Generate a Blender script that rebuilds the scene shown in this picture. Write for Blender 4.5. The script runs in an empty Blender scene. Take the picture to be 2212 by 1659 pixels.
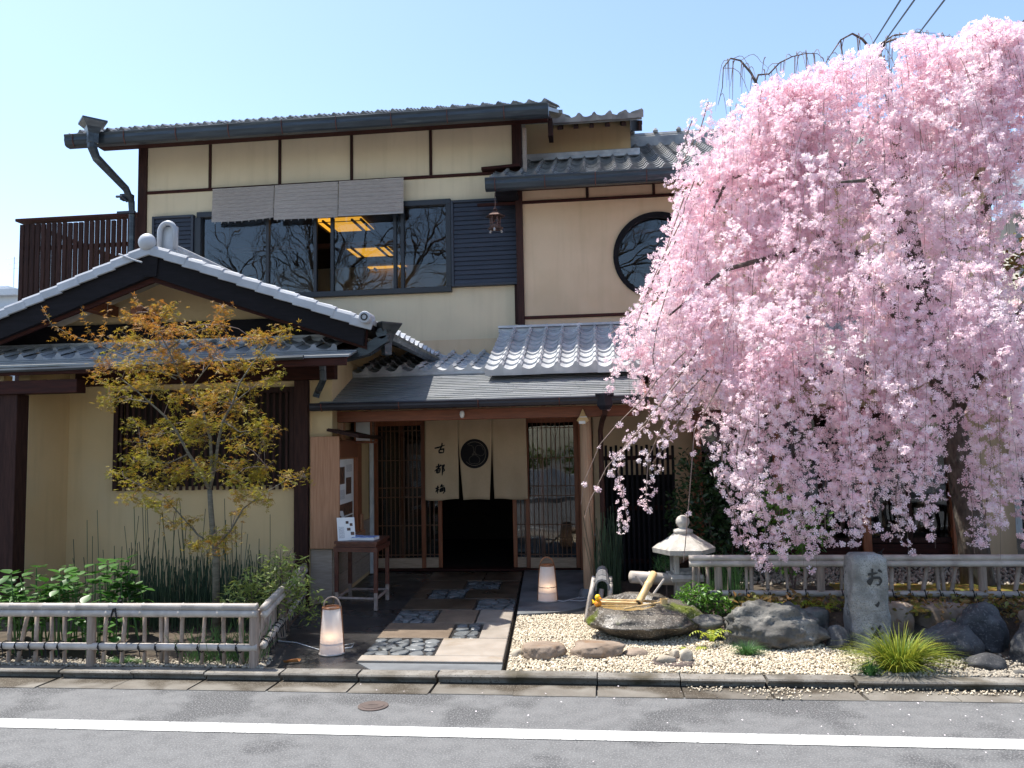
import bpy, math, random
import numpy as np
from mathutils import Vector, Matrix, noise, Euler
random.seed(11)
RNG = np.random.default_rng(7)
S = bpy.context.scene
COL = S.collection
rad = math.radians
# ------------------------------------------------------------------ camera
EYE = 1.6
YAW, PIT, ROLL = rad(6.4), rad(4.5), rad(1.1)
FPX, PW, PH = 1720.0, 2212.0, 1659.0          # focal length and size of the photograph as measured
fw = Vector((-math.sin(YAW)*math.cos(PIT), math.cos(YAW)*math.cos(PIT), math.sin(PIT)))
r0 = Vector((math.cos(YAW), math.sin(YAW), 0)); u0 = r0.cross(fw)
rt = r0*math.cos(ROLL) - u0*math.sin(ROLL); up = rt.cross(fw)
CAM = Vector((0, 0, EYE))
cd = bpy.data.cameras.new('camera'); cam = bpy.data.objects.new('camera', cd); COL.objects.link(cam)
cam.matrix_world = Matrix(((rt.x, up.x, -fw.x, 0), (rt.y, up.y, -fw.y, 0), (rt.z, up.z, -fw.z, EYE), (0, 0, 0, 1)))
cd.sensor_fit = 'HORIZONTAL'; cd.sensor_width = 36.0; cd.lens = 36.0*FPX/PW
cd.clip_start = 0.05; cd.clip_end = 2000
S.camera = cam
# ------------------------------------------------------------------ sky, sun, exposure
SUN = Vector((-0.40, 0.14, 1.0)).normalized()
ELEV = math.asin(SUN.z); AZ = math.atan2(SUN.x, SUN.y)
w = bpy.data.worlds.new('World'); S.world = w; w.use_nodes = True
nt = w.node_tree; nt.nodes.clear()
sky = nt.nodes.new('ShaderNodeTexSky'); sky.sky_type = 'NISHITA'; sky.sun_disc = False
sky.sun_elevation = ELEV; sky.sun_rotation = AZ; sky.altitude = 50
sky.air_density = 1.0; sky.dust_density = 1.0; sky.ozone_density = 1.5
bg = nt.nodes.new('ShaderNodeBackground'); bg.inputs[1].default_value = 0.143
wo = nt.nodes.new('ShaderNodeOutputWorld')
nt.links.new(sky.outputs[0], bg.inputs[0]); nt.links.new(bg.outputs[0], wo.inputs[0])
sl = bpy.data.lights.new('sun', 'SUN'); sl.energy = 4.2; sl.angle = rad(0.55); sl.color = (1.0, 0.955, 0.88)
so = bpy.data.objects.new('sun', sl); COL.objects.link(so)
so.rotation_euler = (-SUN).to_track_quat('-Z', 'Y').to_euler(); so.location = (-4, 4, 12)
S.view_settings.view_transform = 'Standard'; S.view_settings.look = 'None'
S.view_settings.exposure = 1.05; S.view_settings.gamma = 1.0; S.view_settings.use_curve_mapping = False
S.render.resolution_x = 1024; S.render.resolution_y = 768
S.cycles.max_bounces = 8; S.cycles.diffuse_bounces = 6; S.cycles.transparent_max_bounces = 12; S.cycles.transmission_bounces = 6

# ------------------------------------------------------------------ pixel -> world (on a plane the thing touches)
def ray(px, py): return fw*FPX + rt*(px-PW/2) - up*(py-PH/2)
def onY(px, py, y): d = ray(px, py); return CAM + d*(y/d.y)
def onZ(px, py, z): d = ray(px, py); return CAM + d*((z-EYE)/d.z)
def Z4(x, y): return (x*.497/1.4757, (950+y*.497)/1.4757)      # crop coordinates -> photo coordinates
def Z6(x, y): return ((1300+x*.223)/1.4757, (1280+y*.223)/1.4757)
def ZP(x, y): return ((2200+x*.481)/1.4757, (1650+y*.481)/1.4757)
G = 0.06                                                        # level of the forecourt above the road

# ------------------------------------------------------------------ materials
MATS = {}
def mat(name, c1, c2=None, rough=.7, scale=6, detail=6, bump=0, bscale=60, metal=0, spec=.4, stretch=(1, 1, 1),
        objvar=0.0, speck=None, speck_scale=300, speck_t=(.55, .62), ramp=(.35, .65), attr=None, trans=0, blotch=None, blotch_scale=1.5, blotch_t=(.55, .7), rvar=0, coat=0, streak=None, band=None):
    m = bpy.data.materials.new(name); m.use_nodes = True; n = m.node_tree; n.nodes.clear(); L = n.links.new
    out = n.nodes.new('ShaderNodeOutputMaterial'); p = n.nodes.new('ShaderNodeBsdfPrincipled')
    p.inputs['Roughness'].default_value = rough; p.inputs['Metallic'].default_value = metal
    p.inputs['Specular IOR Level'].default_value = spec
    if coat: p.inputs['Coat Weight'].default_value = coat; p.inputs['Coat Roughness'].default_value = .08
    geo = n.nodes.new('ShaderNodeNewGeometry'); mp = n.nodes.new('ShaderNodeMapping'); mp.inputs['Scale'].default_value = stretch
    L(geo.outputs['Position'], mp.inputs['Vector'])
    def nz(sc, det=detail, src=mp):
        t = n.nodes.new('ShaderNodeTexNoise'); t.inputs['Scale'].default_value = sc; t.inputs['Detail'].default_value = det
        L(src.outputs[0], t.inputs['Vector']); return t
    def ramp_(src, a, b):
        r = n.nodes.new('ShaderNodeMapRange'); r.inputs[1].default_value = a; r.inputs[2].default_value = b; L(src, r.inputs[0]); return r.outputs[0]
    def mix(fac, a, b):
        x = n.nodes.new('ShaderNodeMix'); x.data_type = 'RGBA'
        if hasattr(fac, 'is_output'): L(fac, x.inputs[0])
        else: x.inputs[0].default_value = fac
        for s, v in ((6, a), (7, b)):
            if isinstance(v, tuple): x.inputs[s].default_value = (*v, 1)
            else: L(v, x.inputs[s])
        return x.outputs[2]
    if c2 is None: c2 = tuple(v*.75 for v in c1)
    if attr:
        a = n.nodes.new('ShaderNodeAttribute'); a.attribute_name = attr; fac = a.outputs['Fac']
    else:
        fac = ramp_(nz(scale).outputs[0], *ramp)
    c = mix(fac, c1, c2)
    if blotch:
        bn = nz(blotch_scale, 8).outputs[0]
        if band:                                            # blotch thickens along a strip (road stains, apron darker towards the kerb)
            sx_ = n.nodes.new('ShaderNodeSeparateXYZ'); L(geo.outputs['Position'], sx_.inputs[0]); ad = n.nodes.new('ShaderNodeMath'); ad.operation = 'MULTIPLY_ADD'; ad.inputs[1].default_value = band[2]
            L(ramp_(sx_.outputs['Y'], band[0], band[1]), ad.inputs[0]); L(bn, ad.inputs[2]); bn = ad.outputs[0]
        c = mix(ramp_(bn, *blotch_t), c, blotch)
    if streak:
        ms = n.nodes.new('ShaderNodeMapping'); ms.inputs['Scale'].default_value = (7, 7, .5); L(geo.outputs['Position'], ms.inputs['Vector'])
        sm = n.nodes.new('ShaderNodeMath'); sm.operation = 'MULTIPLY'; sm.inputs[1].default_value = .3; L(ramp_(nz(1.6, 6, ms).outputs[0], .52, .75), sm.inputs[0]); c = mix(sm.outputs[0], c, streak)
    if speck: c = mix(ramp_(nz(speck_scale, 2).outputs[0], *speck_t), c, speck)
    if objvar:
        oi = n.nodes.new('ShaderNodeObjectInfo'); h = n.nodes.new('ShaderNodeHueSaturation')
        r = n.nodes.new('ShaderNodeMapRange'); r.inputs[3].default_value = 1-objvar; r.inputs[4].default_value = 1+objvar
        L(oi.outputs['Random'], r.inputs[0]); L(r.outputs[0], h.inputs['Value']); L(c, h.inputs['Color']); c = h.outputs[0]
    L(c, p.inputs['Base Color'])
    if rvar:
        rr = n.nodes.new('ShaderNodeMapRange'); rr.inputs[3].default_value = rough-rvar; rr.inputs[4].default_value = rough+rvar
        L(ramp_(nz(2.2, 5).outputs[0], .35, .65), rr.inputs[0]); L(rr.outputs[0], p.inputs['Roughness'])
    if bump:
        b = n.nodes.new('ShaderNodeBump'); b.inputs['Strength'].default_value = 1; b.inputs['Distance'].default_value = bump
        L(nz(bscale, 4).outputs[0], b.inputs['Height']); L(b.outputs[0], p.inputs['Normal'])
    if trans:
        tr = n.nodes.new('ShaderNodeBsdfTranslucent'); L(c, tr.inputs[0]); mx = n.nodes.new('ShaderNodeMixShader'); mx.inputs[0].default_value = trans
        L(p.outputs[0], mx.inputs[1]); L(tr.outputs[0], mx.inputs[2]); L(mx.outputs[0], out.inputs[0])
    else: L(p.outputs[0], out.inputs[0])
    MATS[name] = m; return m
def glow(name, col, st):
    m = bpy.data.materials.new(name); m.use_nodes = True; n = m.node_tree; n.nodes.clear()
    o = n.nodes.new('ShaderNodeOutputMaterial'); e = n.nodes.new('ShaderNodeEmission'); e.inputs[0].default_value = (*col, 1); e.inputs[1].default_value = st
    n.links.new(e.outputs[0], o.inputs[0]); MATS[name] = m; return m
def glass(name, tint=(.85, .88, .9), ior=1.52, rough=0.0, gain=1.0):
    m = bpy.data.materials.new(name); m.use_nodes = True; n = m.node_tree; n.nodes.clear(); L = n.links.new
    o = n.nodes.new('ShaderNodeOutputMaterial'); t = n.nodes.new('ShaderNodeBsdfTransparent'); t.inputs[0].default_value = (*tint, 1)
    g = n.nodes.new('ShaderNodeBsdfGlossy'); g.inputs['Roughness'].default_value = rough; g.inputs[0].default_value = (1, 1, 1, 1)
    f = n.nodes.new('ShaderNodeFresnel'); f.inputs[0].default_value = ior
    mm = n.nodes.new('ShaderNodeMath'); mm.operation = 'MULTIPLY'; mm.inputs[1].default_value = gain; mm.use_clamp = True
    geo = n.nodes.new('ShaderNodeNewGeometry'); tn = n.nodes.new('ShaderNodeTexNoise'); tn.inputs['Scale'].default_value = 1.3
    L(geo.outputs['Position'], tn.inputs['Vector'])
    b = n.nodes.new('ShaderNodeBump'); b.inputs['Distance'].default_value = .004; L(tn.outputs[0], b.inputs['Height']); L(b.outputs[0], g.inputs['Normal'])
    mx = n.nodes.new('ShaderNodeMixShader'); L(f.outputs[0], mm.inputs[0]); L(mm.outputs[0], mx.inputs[0]); L(t.outputs[0], mx.inputs[1]); L(g.outputs[0], mx.inputs[2]); L(mx.outputs[0], o.inputs[0])
    MATS[name] = m; return m
def water(name):
    m = bpy.data.materials.new(name); m.use_nodes = True; p = m.node_tree.nodes['Principled BSDF']
    p.inputs['Base Color'].default_value = (.30, .20, .07, 1); p.inputs['Roughness'].default_value = .04; p.inputs['Specular IOR Level'].default_value = .6
    n = m.node_tree; t = n.nodes.new('ShaderNodeTexNoise'); t.inputs['Scale'].default_value = 40; b = n.nodes.new('ShaderNodeBump'); b.inputs['Distance'].default_value = .003
    n.links.new(t.outputs[0], b.inputs['Height']); n.links.new(b.outputs[0], p.inputs['Normal']); MATS[name] = m

mat('plaster', (.63, .455, .245), (.56, .40, .21), streak=(.40, .29, .16), rough=.9, scale=1.6, bump=.0015, bscale=260, speck=(.40, .33, .2), speck_scale=140, speck_t=(.66, .78), blotch=(.5, .42, .27), blotch_scale=.9, blotch_t=(.5, .85))
mat('plaster_up', (.66, .55, .37), (.59, .49, .33), streak=(.46, .38, .25), rough=.9, scale=1.6, bump=.0015, bscale=260, speck=(.46, .39, .27), speck_scale=140, speck_t=(.66, .78), blotch=(.58, .50, .35), blotch_scale=.9, blotch_t=(.5, .85))
mat('plaster_r', (.62, .465, .30), (.55, .405, .25), streak=(.42, .31, .19), rough=.9, scale=1.6, bump=.0015, bscale=260, speck=(.4, .3, .18), speck_scale=140, speck_t=(.66, .78), blotch=(.48, .37, .24), blotch_scale=.9, blotch_t=(.5, .85))
mat('wood_dark', (.046, .020, .015), (.026, .011, .009), rough=.75, spec=.2, scale=9, stretch=(6, 6, .6), bump=.0015, bscale=30, objvar=.2)
mat('wood_dark_h', (.055, .016, .011), (.03, .010, .008), rough=.75, spec=.2, scale=9, stretch=(.6, 6, 6), bump=.0015, bscale=30, objvar=.2)
mat('wood_black', (.011, .009, .011), (.007, .006, .007), rough=.8, spec=.2, scale=9, stretch=(.8, 6, 6), bump=.001, bscale=30, objvar=.15)
mat('wood_red', (.23, .075, .034), (.15, .047, .022), rough=.5, scale=8, stretch=(.6, 8, 8), bump=.001, bscale=30, objvar=.1)
mat('wood_red_v', (.32, .11, .045), (.22, .07, .03), rough=.5, scale=8, stretch=(8, 8, .6), bump=.001, bscale=30, objvar=.15)
mat('wood_bar', (.17, .08, .04), (.11, .05, .025), rough=.55, scale=8, stretch=(8, 8, .6), objvar=.2)
mat('cedar', (.44, .225, .125), (.34, .165, .085), rough=.6, scale=7, stretch=(9, 9, .5), bump=.001, bscale=20, objvar=.08)
mat('wood_grey', (.36, .29, .235), (.28, .22, .175), rough=.75, scale=8, stretch=(1, 1, 9), bump=.001, objvar=.12)
mat('wood_post', (.40, .25, .15), (.28, .17, .10), rough=.65, scale=8, stretch=(9, 9, .5), bump=.001, bscale=25)
mat('wood_pale', (.50, .36, .25), (.40, .28, .19), rough=.7, scale=8, stretch=(1, 8, 8))
mat('table_wood', (.13, .045, .028), (.08, .028, .018), rough=.42, scale=8, stretch=(2, 2, 2), objvar=.1)
mat('table_pale', (.36, .28, .24), (.22, .16, .13), rough=.6, scale=20)
mat('shutter', (.030, .034, .046), (.022, .025, .034), rough=.45, scale=7, stretch=(.6, 6, 6), objvar=.12)
mat('frame_metal', (.014, .015, .019), (.011, .012, .015), rough=.4, spec=.5)
mat('gutter', (.050, .060, .068), (.030, .036, .042), rough=.34, metal=.35, scale=5, stretch=(.5, 3, 6), rvar=.08, blotch=(.11, .125, .125), blotch_scale=3, blotch_t=(.6, .8))
mat('gutter_canopy', (.030, .028, .036), (.02, .019, .025), rough=.38, metal=.3, scale=6)
mat('bracket', (.11, .035, .022), (.07, .02, .015), rough=.6)
mat('tile', (.50, .51, .52), (.40, .41, .425), rough=.42, metal=.15, scale=5, spec=.6, objvar=.12, bump=.001, bscale=70, blotch=(.60, .60, .59), blotch_scale=7, blotch_t=(.52, .7), rvar=.08)
mat('tile_old', (.28, .28, .275), (.16, .16, .165), rough=.45, metal=.15, scale=5, spec=.5, objvar=.2, bump=.001, bscale=70, blotch=(.28, .27, .25), blotch_scale=8, blotch_t=(.5, .68), rvar=.08)
mat('tile_light', (.42, .43, .45), (.34, .35, .37), rough=.42, scale=5, spec=.6, objvar=.1, bump=.001, bscale=70)
mat('shingle', (.27, .28, .285), (.19, .197, .205), rough=.42, scale=14, stretch=(.6, 5, 5), spec=.5, rvar=.1, blotch=(.15, .16, .14), blotch_scale=3, metal=.2)
mat('pavewhite', (.60, .60, .575), (.50, .50, .48), rough=.75, scale=9, bump=.002, bscale=150, speck=(.24, .24, .24), speck_scale=60, speck_t=(.61, .66), blotch=(.5, .5, .49), blotch_scale=5, blotch_t=(.62, .8))
mat('asphalt', (.140, .140, .139), (.108, .108, .108), rough=.9, scale=9, bump=.004, bscale=110, speck=(.19, .19, .187), speck_scale=95, speck_t=(.50, .66), blotch=(.070, .070, .071), blotch_scale=1.7, blotch_t=(.56, .64), band=(4.55, 5.2, .11))
mat('kerb', (.22, .205, .18), (.14, .125, .105), rough=.85, scale=9, bump=.003, bscale=160, objvar=.12, speck=(.09, .075, .055), speck_scale=70, speck_t=(.58, .68), blotch=(.06, .05, .032), blotch_scale=2.5, blotch_t=(.52, .68))
mat('apron', (.185, .17, .145), (.125, .11, .09), rough=.8, scale=5, bump=.0025, bscale=200, objvar=.12, speck=(.16, .14, .11), speck_scale=120, speck_t=(.56, .66), blotch=(.05, .038, .024), blotch_scale=2.2, blotch_t=(.50, .62), band=(5.28, 5.47, .16))
mat('wet', (.045, .042, .04), (.028, .027, .027), rough=.32, scale=1.8, bump=.0015, bscale=180, rvar=.16, spec=.45, speck=(.075, .07, .065), speck_scale=160, speck_t=(.6, .72), blotch=(.10, .092, .08), blotch_scale=1.1, blotch_t=(.56, .74))
mat('soil', (.085, .065, .045), (.05, .038, .026), rough=.95, scale=12, bump=.012, bscale=40)
mat('bedding', (.24, .205, .15), (.17, .14, .10), rough=.95, scale=14, bump=.006, bscale=120)
mat('ground_far', (.16, .155, .14), (.12, .115, .1), rough=.95, scale=.6)
mat('gravel', (.72, .63, .48), (.34, .275, .185), rough=.8, attr='rnd')
mat('gravel_dark', (.42, .37, .29), (.22, .19, .15), rough=.8, attr='rnd')
mat('granite_tan', (.19, .142, .098), (.13, .095, .065), rough=.7, scale=5, bump=.0015, bscale=200, objvar=.12, speck=(.09, .06, .038), speck_scale=120, speck_t=(.56, .66), rvar=.15)
mat('granite_wet_shaded', (.115, .080, .052), (.07, .048, .032), rough=.42, scale=5, bump=.0015, bscale=200, objvar=.2, speck=(.05, .036, .025), speck_scale=120, speck_t=(.56, .66), rvar=.15)  # tan granite darkened for the back rows: wetness plus shade put into the colour
mat('granite_pale', (.30, .262, .222), (.225, .195, .16), rough=.75, scale=5, bump=.0015, bscale=200, objvar=.1, speck=(.3, .23, .17), speck_scale=130, speck_t=(.57, .66), blotch=(.20, .155, .105), blotch_scale=3, blotch_t=(.56, .7))
mat('slate', (.15, .158, .16), (.075, .08, .082), rough=.4, scale=7, bump=.002, bscale=90, objvar=.3, rvar=.15)
mat('concrete', (.17, .18, .185), (.11, .115, .12), rough=.6, scale=4, bump=.001, bscale=150, blotch=(.07, .075, .08), blotch_scale=2.5, blotch_t=(.53, .68))
mat('rock_grey', (.16, .15, .133), (.058, .055, .05), rough=.85, scale=6, bump=.010, bscale=26, speck=(.09, .09, .085), speck_scale=55, speck_t=(.55, .68), blotch=(.27, .255, .225), blotch_scale=5, blotch_t=(.58, .70), objvar=.12)
mat('rock_dark', (.062, .062, .063), (.028, .028, .030), rough=.75, scale=7, bump=.008, bscale=24, speck=(.11, .11, .108), speck_scale=70, speck_t=(.55, .75), blotch=(.14, .142, .145), blotch_scale=4, blotch_t=(.56, .7), objvar=.2)
mat('rock_tan', (.27, .21, .16), (.165, .12, .085), rough=.85, scale=6, bump=.006, bscale=30, blotch=(.20, .12, .065), blotch_scale=7, blotch_t=(.55, .68), objvar=.08)
mat('rock_cream', (.48, .42, .33), (.33, .28, .21), rough=.85, scale=9, bump=.005, bscale=40, objvar=.06)
mat('basin_rock', (.105, .09, .072), (.035, .03, .024), rough=.5, scale=7, bump=.008, bscale=34, speck=(.36, .32, .26), speck_scale=85, speck_t=(.6, .7), blotch=(.085, .105, .012), blotch_scale=3.1, blotch_t=(.56, .63), rvar=.2)
mat('pillar', (.36, .35, .325), (.21, .203, .188), rough=.9, scale=9, bump=.012, bscale=60, speck=(.15, .145, .135), speck_scale=120, speck_t=(.52, .68), blotch=(.12, .115, .105), blotch_scale=5, blotch_t=(.55, .72))
mat('lantern_stone', (.50, .47, .415), (.37, .345, .305), rough=.9, scale=9, bump=.005, bscale=50, speck=(.34, .32, .29), speck_scale=90, speck_t=(.6, .7), blotch=(.16, .145, .13), blotch_scale=3.4, blotch_t=(.56, .68), stretch=(1.4, 1.4, .7))
mat('carved', (.045, .043, .04), rough=.95)
mat('bamboo_grey', (.47, .42, .37), (.33, .29, .25), rough=.5, scale=9, stretch=(1, 1, 1), objvar=.15, bump=.0008, bscale=60, blotch=(.26, .22, .19), blotch_scale=6, blotch_t=(.58, .75))
mat('bamboo_post', (.36, .28, .225), (.25, .19, .15), rough=.7, scale=9, stretch=(8, 8, .7), objvar=.15, bump=.001, bscale=30)
mat('bamboo_picket', (.36, .29, .24), (.24, .185, .15), rough=.6, scale=9, objvar=.22, bump=.0008, bscale=60, blotch=(.17, .13, .10), blotch_scale=6, blotch_t=(.56, .72))
mat('bamboo_fresh', (.62, .44, .22), (.48, .32, .14), rough=.42, scale=9, objvar=.15)
mat('cord_black', (.012, .012, .013), rough=.8)
mat('cord_white', (.6, .6, .6), rough=.5)
mat('linen', (.62, .465, .30), (.53, .39, .25), rough=.95, scale=5, stretch=(1, 1, .5), bump=.0008, bscale=500, speck=(.46, .34, .215), speck_scale=420, speck_t=(.52, .66))
mat('ink', (.012, .010, .012), rough=.9)
mat('ink_line', (.36, .30, .23), rough=.95)
mat('blind', (.46, .42, .39), (.33, .30, .28), rough=.85, scale=26, stretch=(.5, 1, 9), objvar=.06)
mat('blind_thread', (.42, .40, .38), rough=.8)
mat('paper', (.80, .79, .78), (.74, .73, .72), rough=.8, scale=4)
mat('paper_lantern', (.84, .81, .78), (.80, .77, .74), rough=.8, scale=20, trans=.4)
mat('rattan', (.30, .13, .055), (.2, .08, .035), rough=.55, scale=30)
mat('photo_food', (.20, .09, .05), (.05, .03, .025), rough=.5, scale=22, detail=3)
mat('print_grey', (.45, .45, .47), (.7, .7, .7), rough=.7, scale=90)
mat('blue_print', (.05, .13, .5), (.5, .62, .82), rough=.4, scale=22, detail=2)
mat('iron_red', (.115, .085, .072), (.08, .06, .052), rough=.8, scale=12, bump=.001, bscale=120)
mat('bronze', (.13, .075, .06), (.06, .035, .03), rough=.5, metal=.6, scale=20)
mat('yellow', (.85, .55, .02), rough=.35)
mat('orange', (.8, .28, .02), rough=.35)
mat('white_metal', (.62, .64, .66), rough=.4)
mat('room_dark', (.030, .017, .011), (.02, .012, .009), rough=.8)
mat('room_wood', (.16, .06, .025), (.11, .04, .018), rough=.6, scale=5, stretch=(.5, 4, 4))
mat('house_white', (.72, .70, .62), (.66, .64, .57), rough=.8, scale=3)
mat('house_grey', (.5, .52, .53), (.45, .47, .48), rough=.8, scale=3)
mat('far_white', (.62, .63, .66), (.55, .57, .6), rough=.8)
mat('bark', (.13, .105, .085), (.06, .048, .04), rough=.9, scale=14, stretch=(2, 2, .8), bump=.012, bscale=30, blotch=(.2, .19, .16), blotch_scale=6)
mat('bark_maple', (.17, .15, .11), (.09, .08, .055), rough=.8, scale=14, stretch=(1, 1, 3), bump=.002, bscale=60)
mat('twig', (.20, .145, .12), (.13, .09, .075), rough=.8, scale=20)
mat('twig_pale', (.30, .24, .20), (.2, .15, .12), rough=.8, scale=20)
mat('blossom', (.98, .88, .90), (.955, .68, .75), rough=.75, attr='rnd', trans=.48, spec=.15)
mat('maple_leaf', (.31, .285, .03), (.40, .16, .028), rough=.5, attr='rnd', trans=.45)
mat('leaf_hydrangea', (.055, .155, .018), (.03, .095, .014), rough=.42, scale=14, objvar=.25, trans=.3)
mat('leaf_nandina', (.36, .42, .10), (.15, .20, .05), rough=.42, attr='rnd', trans=.3)
mat('leaf_dark', (.035, .075, .02), (.018, .04, .014), rough=.35, attr='rnd', trans=.15)
mat('leaf_bright', (.12, .26, .03), (.06, .14, .02), rough=.4, attr='rnd', trans=.3)
mat('fern', (.40, .42, .03), (.20, .29, .03), rough=.5, attr='rnd', trans=.35)
mat('grass_yellow', (.36, .36, .04), (.10, .19, .02), rough=.5, attr='rnd', trans=.3)
mat('grass_green', (.10, .22, .06), (.06, .14, .04), rough=.5, attr='rnd', trans=.25)
mat('horsetail', (.055, .095, .04), (.025, .045, .025), rough=.6, attr='rnd')
mat('ground_leaf', (.16, .17, .04), (.26, .12, .035), rough=.5, attr='rnd', trans=.25)
mat('moss', (.13, .15, .015), (.2, .10, .02), rough=.95, scale=16, bump=.012, bscale=120)
mat('hedge', (.22, .30, .04), (.09, .15, .025), rough=.5, attr='rnd', trans=.25)
mat('petal', (.9, .8, .82), rough=.8)
mat('dry_leaf', (.45, .18, .05), rough=.7)
mat('wire', (.02, .02, .022), rough=.6)
glass('glass', gain=1.0)
glass('glass_door', tint=(.8, .8, .8), gain=1.2)
water('water')
glow('ceiling_lamp_glow', (1.0, .47, .045), .5)
# ------------------------------------------------------------------ mesh helpers
OFF = {}                       # world offset of each parented object's frame
def V3(p): return Vector(p)
class MB:
    def __init__(s): s.v = []; s.f = []
    def add(s, vs, fs):
        b = len(s.v); s.v += [tuple(p) for p in vs]; s.f += [tuple(i+b for i in f) for f in fs]; return s
    def box(s, x0, x1, y0, y1, z0, z1, c=0.0, M=None):
        if x0 > x1: x0, x1 = x1, x0
        if y0 > y1: y0, y1 = y1, y0
        if z0 > z1: z0, z1 = z1, z0
        c = min(c, (x1-x0)*.45, (y1-y0)*.45, (z1-z0)*.45)
        if c <= 0:
            vs = [Vector((x, y, z)) for z in (z0, z1) for y in (y0, y1) for x in (x0, x1)]
            fs = [(0, 2, 3, 1), (4, 5, 7, 6), (0, 1, 5, 4), (2, 6, 7, 3), (0, 4, 6, 2), (1, 3, 7, 5)]
        else:
            vs = []; fs = []; idx = {}
            for k, (sx, sy, sz) in enumerate([(a, b, d) for d in (0, 1) for b in (0, 1) for a in (0, 1)]):
                X = (x0, x1)[sx]; Y = (y0, y1)[sy]; Z = (z0, z1)[sz]; ix = (1, -1)[sx]*c; iy = (1, -1)[sy]*c; iz = (1, -1)[sz]*c
                idx[k] = len(vs); vs += [Vector((X, Y+iy, Z+iz)), Vector((X+ix, Y, Z+iz)), Vector((X+ix, Y+iy, Z))]
            q = lambda *t: fs.append(tuple(idx[k]+a for k, a in t))
            q((0, 0), (4, 0), (6, 0), (2, 0)); q((1, 0), (3, 0), (7, 0), (5, 0))
            q((0, 1), (1, 1), (5, 1), (4, 1)); q((2, 1), (6, 1), (7, 1), (3, 1))
            q((0, 2), (2, 2), (3, 2), (1, 2)); q((4, 2), (5, 2), (7, 2), (6, 2))
            for a, b, e, g in [(0, 1, 1, 2), (2, 3, 2, 1), (4, 5, 2, 1), (6, 7, 1, 2), (0, 2, 2, 0), (1, 3, 0, 2), (4, 6, 0, 2), (5, 7, 2, 0), (0, 4, 0, 1), (1, 5, 1, 0), (2, 6, 1, 0), (3, 7, 0, 1)]:
                q((a, e), (a, g), (b, g), (b, e))
            for k in range(8): q((k, 0), (k, 1), (k, 2)) if k in (0, 3, 5, 6) else q((k, 0), (k, 2), (k, 1))
        if M is not None: vs = [M @ p for p in vs]
        return s.add(vs, fs)
    def quadprism(s, pts, d):                     # polygon pts extruded by vector d
        n = len(pts); p = [V3(a) for a in pts]; d = V3(d)
        vs = p+[a+d for a in p]; fs = [tuple(range(n))[::-1], tuple(range(n, 2*n))]+[(i, (i+1) % n, n+(i+1) % n, n+i) for i in range(n)]
        return s.add(vs, fs)
    def tube(s, pts, r, n=8, cap=True):
        pts = [V3(p) for p in pts]; k = len(pts); rs = r if hasattr(r, '__len__') else [r]*k
        vs = []; fs = []; prev = None
        for i, p in enumerate(pts):
            t = (pts[min(i+1, k-1)]-pts[max(i-1, 0)]);  t = t.normalized() if t.length > 1e-9 else Vector((0, 0, 1))
            a = prev - t*prev.dot(t) if prev is not None else (Vector((0, 0, 1)).cross(t) if abs(t.z) < .9 else Vector((1, 0, 0)).cross(t))
            if a.length < 1e-6: a = t.orthogonal()
            a.normalize(); prev = a; b = t.cross(a)
            vs += [p+(a*math.cos(2*math.pi*j/n)+b*math.sin(2*math.pi*j/n))*rs[i] for j in range(n)]
        for i in range(k-1):
            fs += [(i*n+j, i*n+(j+1) % n, (i+1)*n+(j+1) % n, (i+1)*n+j) for j in range(n)]
        if cap: fs += [tuple(range(n))[::-1], tuple(range((k-1)*n, k*n))]
        return s.add(vs, fs)
    def lathe(s, prof, c=(0, 0, 0), n=16, axis='z', cap=True):
        vs = []; fs = []; c = V3(c)
        for r, z in prof:
            for j in range(n):
                a = 2*math.pi*j/n; q = Vector((r*math.cos(a), r*math.sin(a), z))
                if axis == 'y': q = Vector((q.x, q.z, q.y))
                vs.append(c+q)
        k = len(prof)
        for i in range(k-1): fs += [(i*n+j, i*n+(j+1) % n, (i+1)*n+(j+1) % n, (i+1)*n+j) for j in range(n)]
        if cap: fs += [tuple(range(n))[::-1], tuple(range((k-1)*n, k*n))]
        return s.add(vs, fs)
    def grid(s, fn, nu, nv):
        vs = [fn(i/nu, j/nv) for j in range(nv+1) for i in range(nu+1)]
        fs = [(j*(nu+1)+i, j*(nu+1)+i+1, (j+1)*(nu+1)+i+1, (j+1)*(nu+1)+i) for j in range(nv) for i in range(nu)]
        return s.add(vs, fs)
    def ribbon(s, pts, ws, nrm=(0, -1, 0)):        # flat brush stroke of changing width
        p = [V3(a) for a in pts]; nrm = V3(nrm); vs = []; k = len(p)
        for i in range(k):
            t = (p[min(i+1, k-1)]-p[max(i-1, 0)]).normalized(); sd = t.cross(nrm).normalized()*(ws[i]/2)
            vs += [p[i]-sd, p[i]+sd]
        return s.add(vs, [(2*i, 2*i+1, 2*i+3, 2*i+2) for i in range(k-1)])
    def mesh(s, name, m, smooth=False, off=(0, 0, 0)):
        me = bpy.data.meshes.new(name); o = V3(off)
        me.from_pydata([(a[0]-o.x, a[1]-o.y, a[2]-o.z) for a in s.v], [], s.f); me.materials.append(MATS[m])
        if smooth: me.polygons.foreach_set('use_smooth', [True]*len(me.polygons))
        me.update(); return me
    def build(s, name, m, parent=None, smooth=False, loc=None):
        off = OFF[parent.name] if parent else (V3(loc) if loc else Vector((0, 0, 0)))
        o = bpy.data.objects.new(name, s.mesh(name, m, smooth, off)); COL.objects.link(o)
        if parent: o.parent = parent; OFF[o.name] = off
        else: o.location = off; OFF[o.name] = off
        return o
def thing(name, label, cat, loc, group=None):
    o = bpy.data.objects.new(name, None); COL.objects.link(o); o.location = loc; o.empty_display_size = .1
    OFF[o.name] = V3(loc); return tag(o, label, cat, group)
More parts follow.
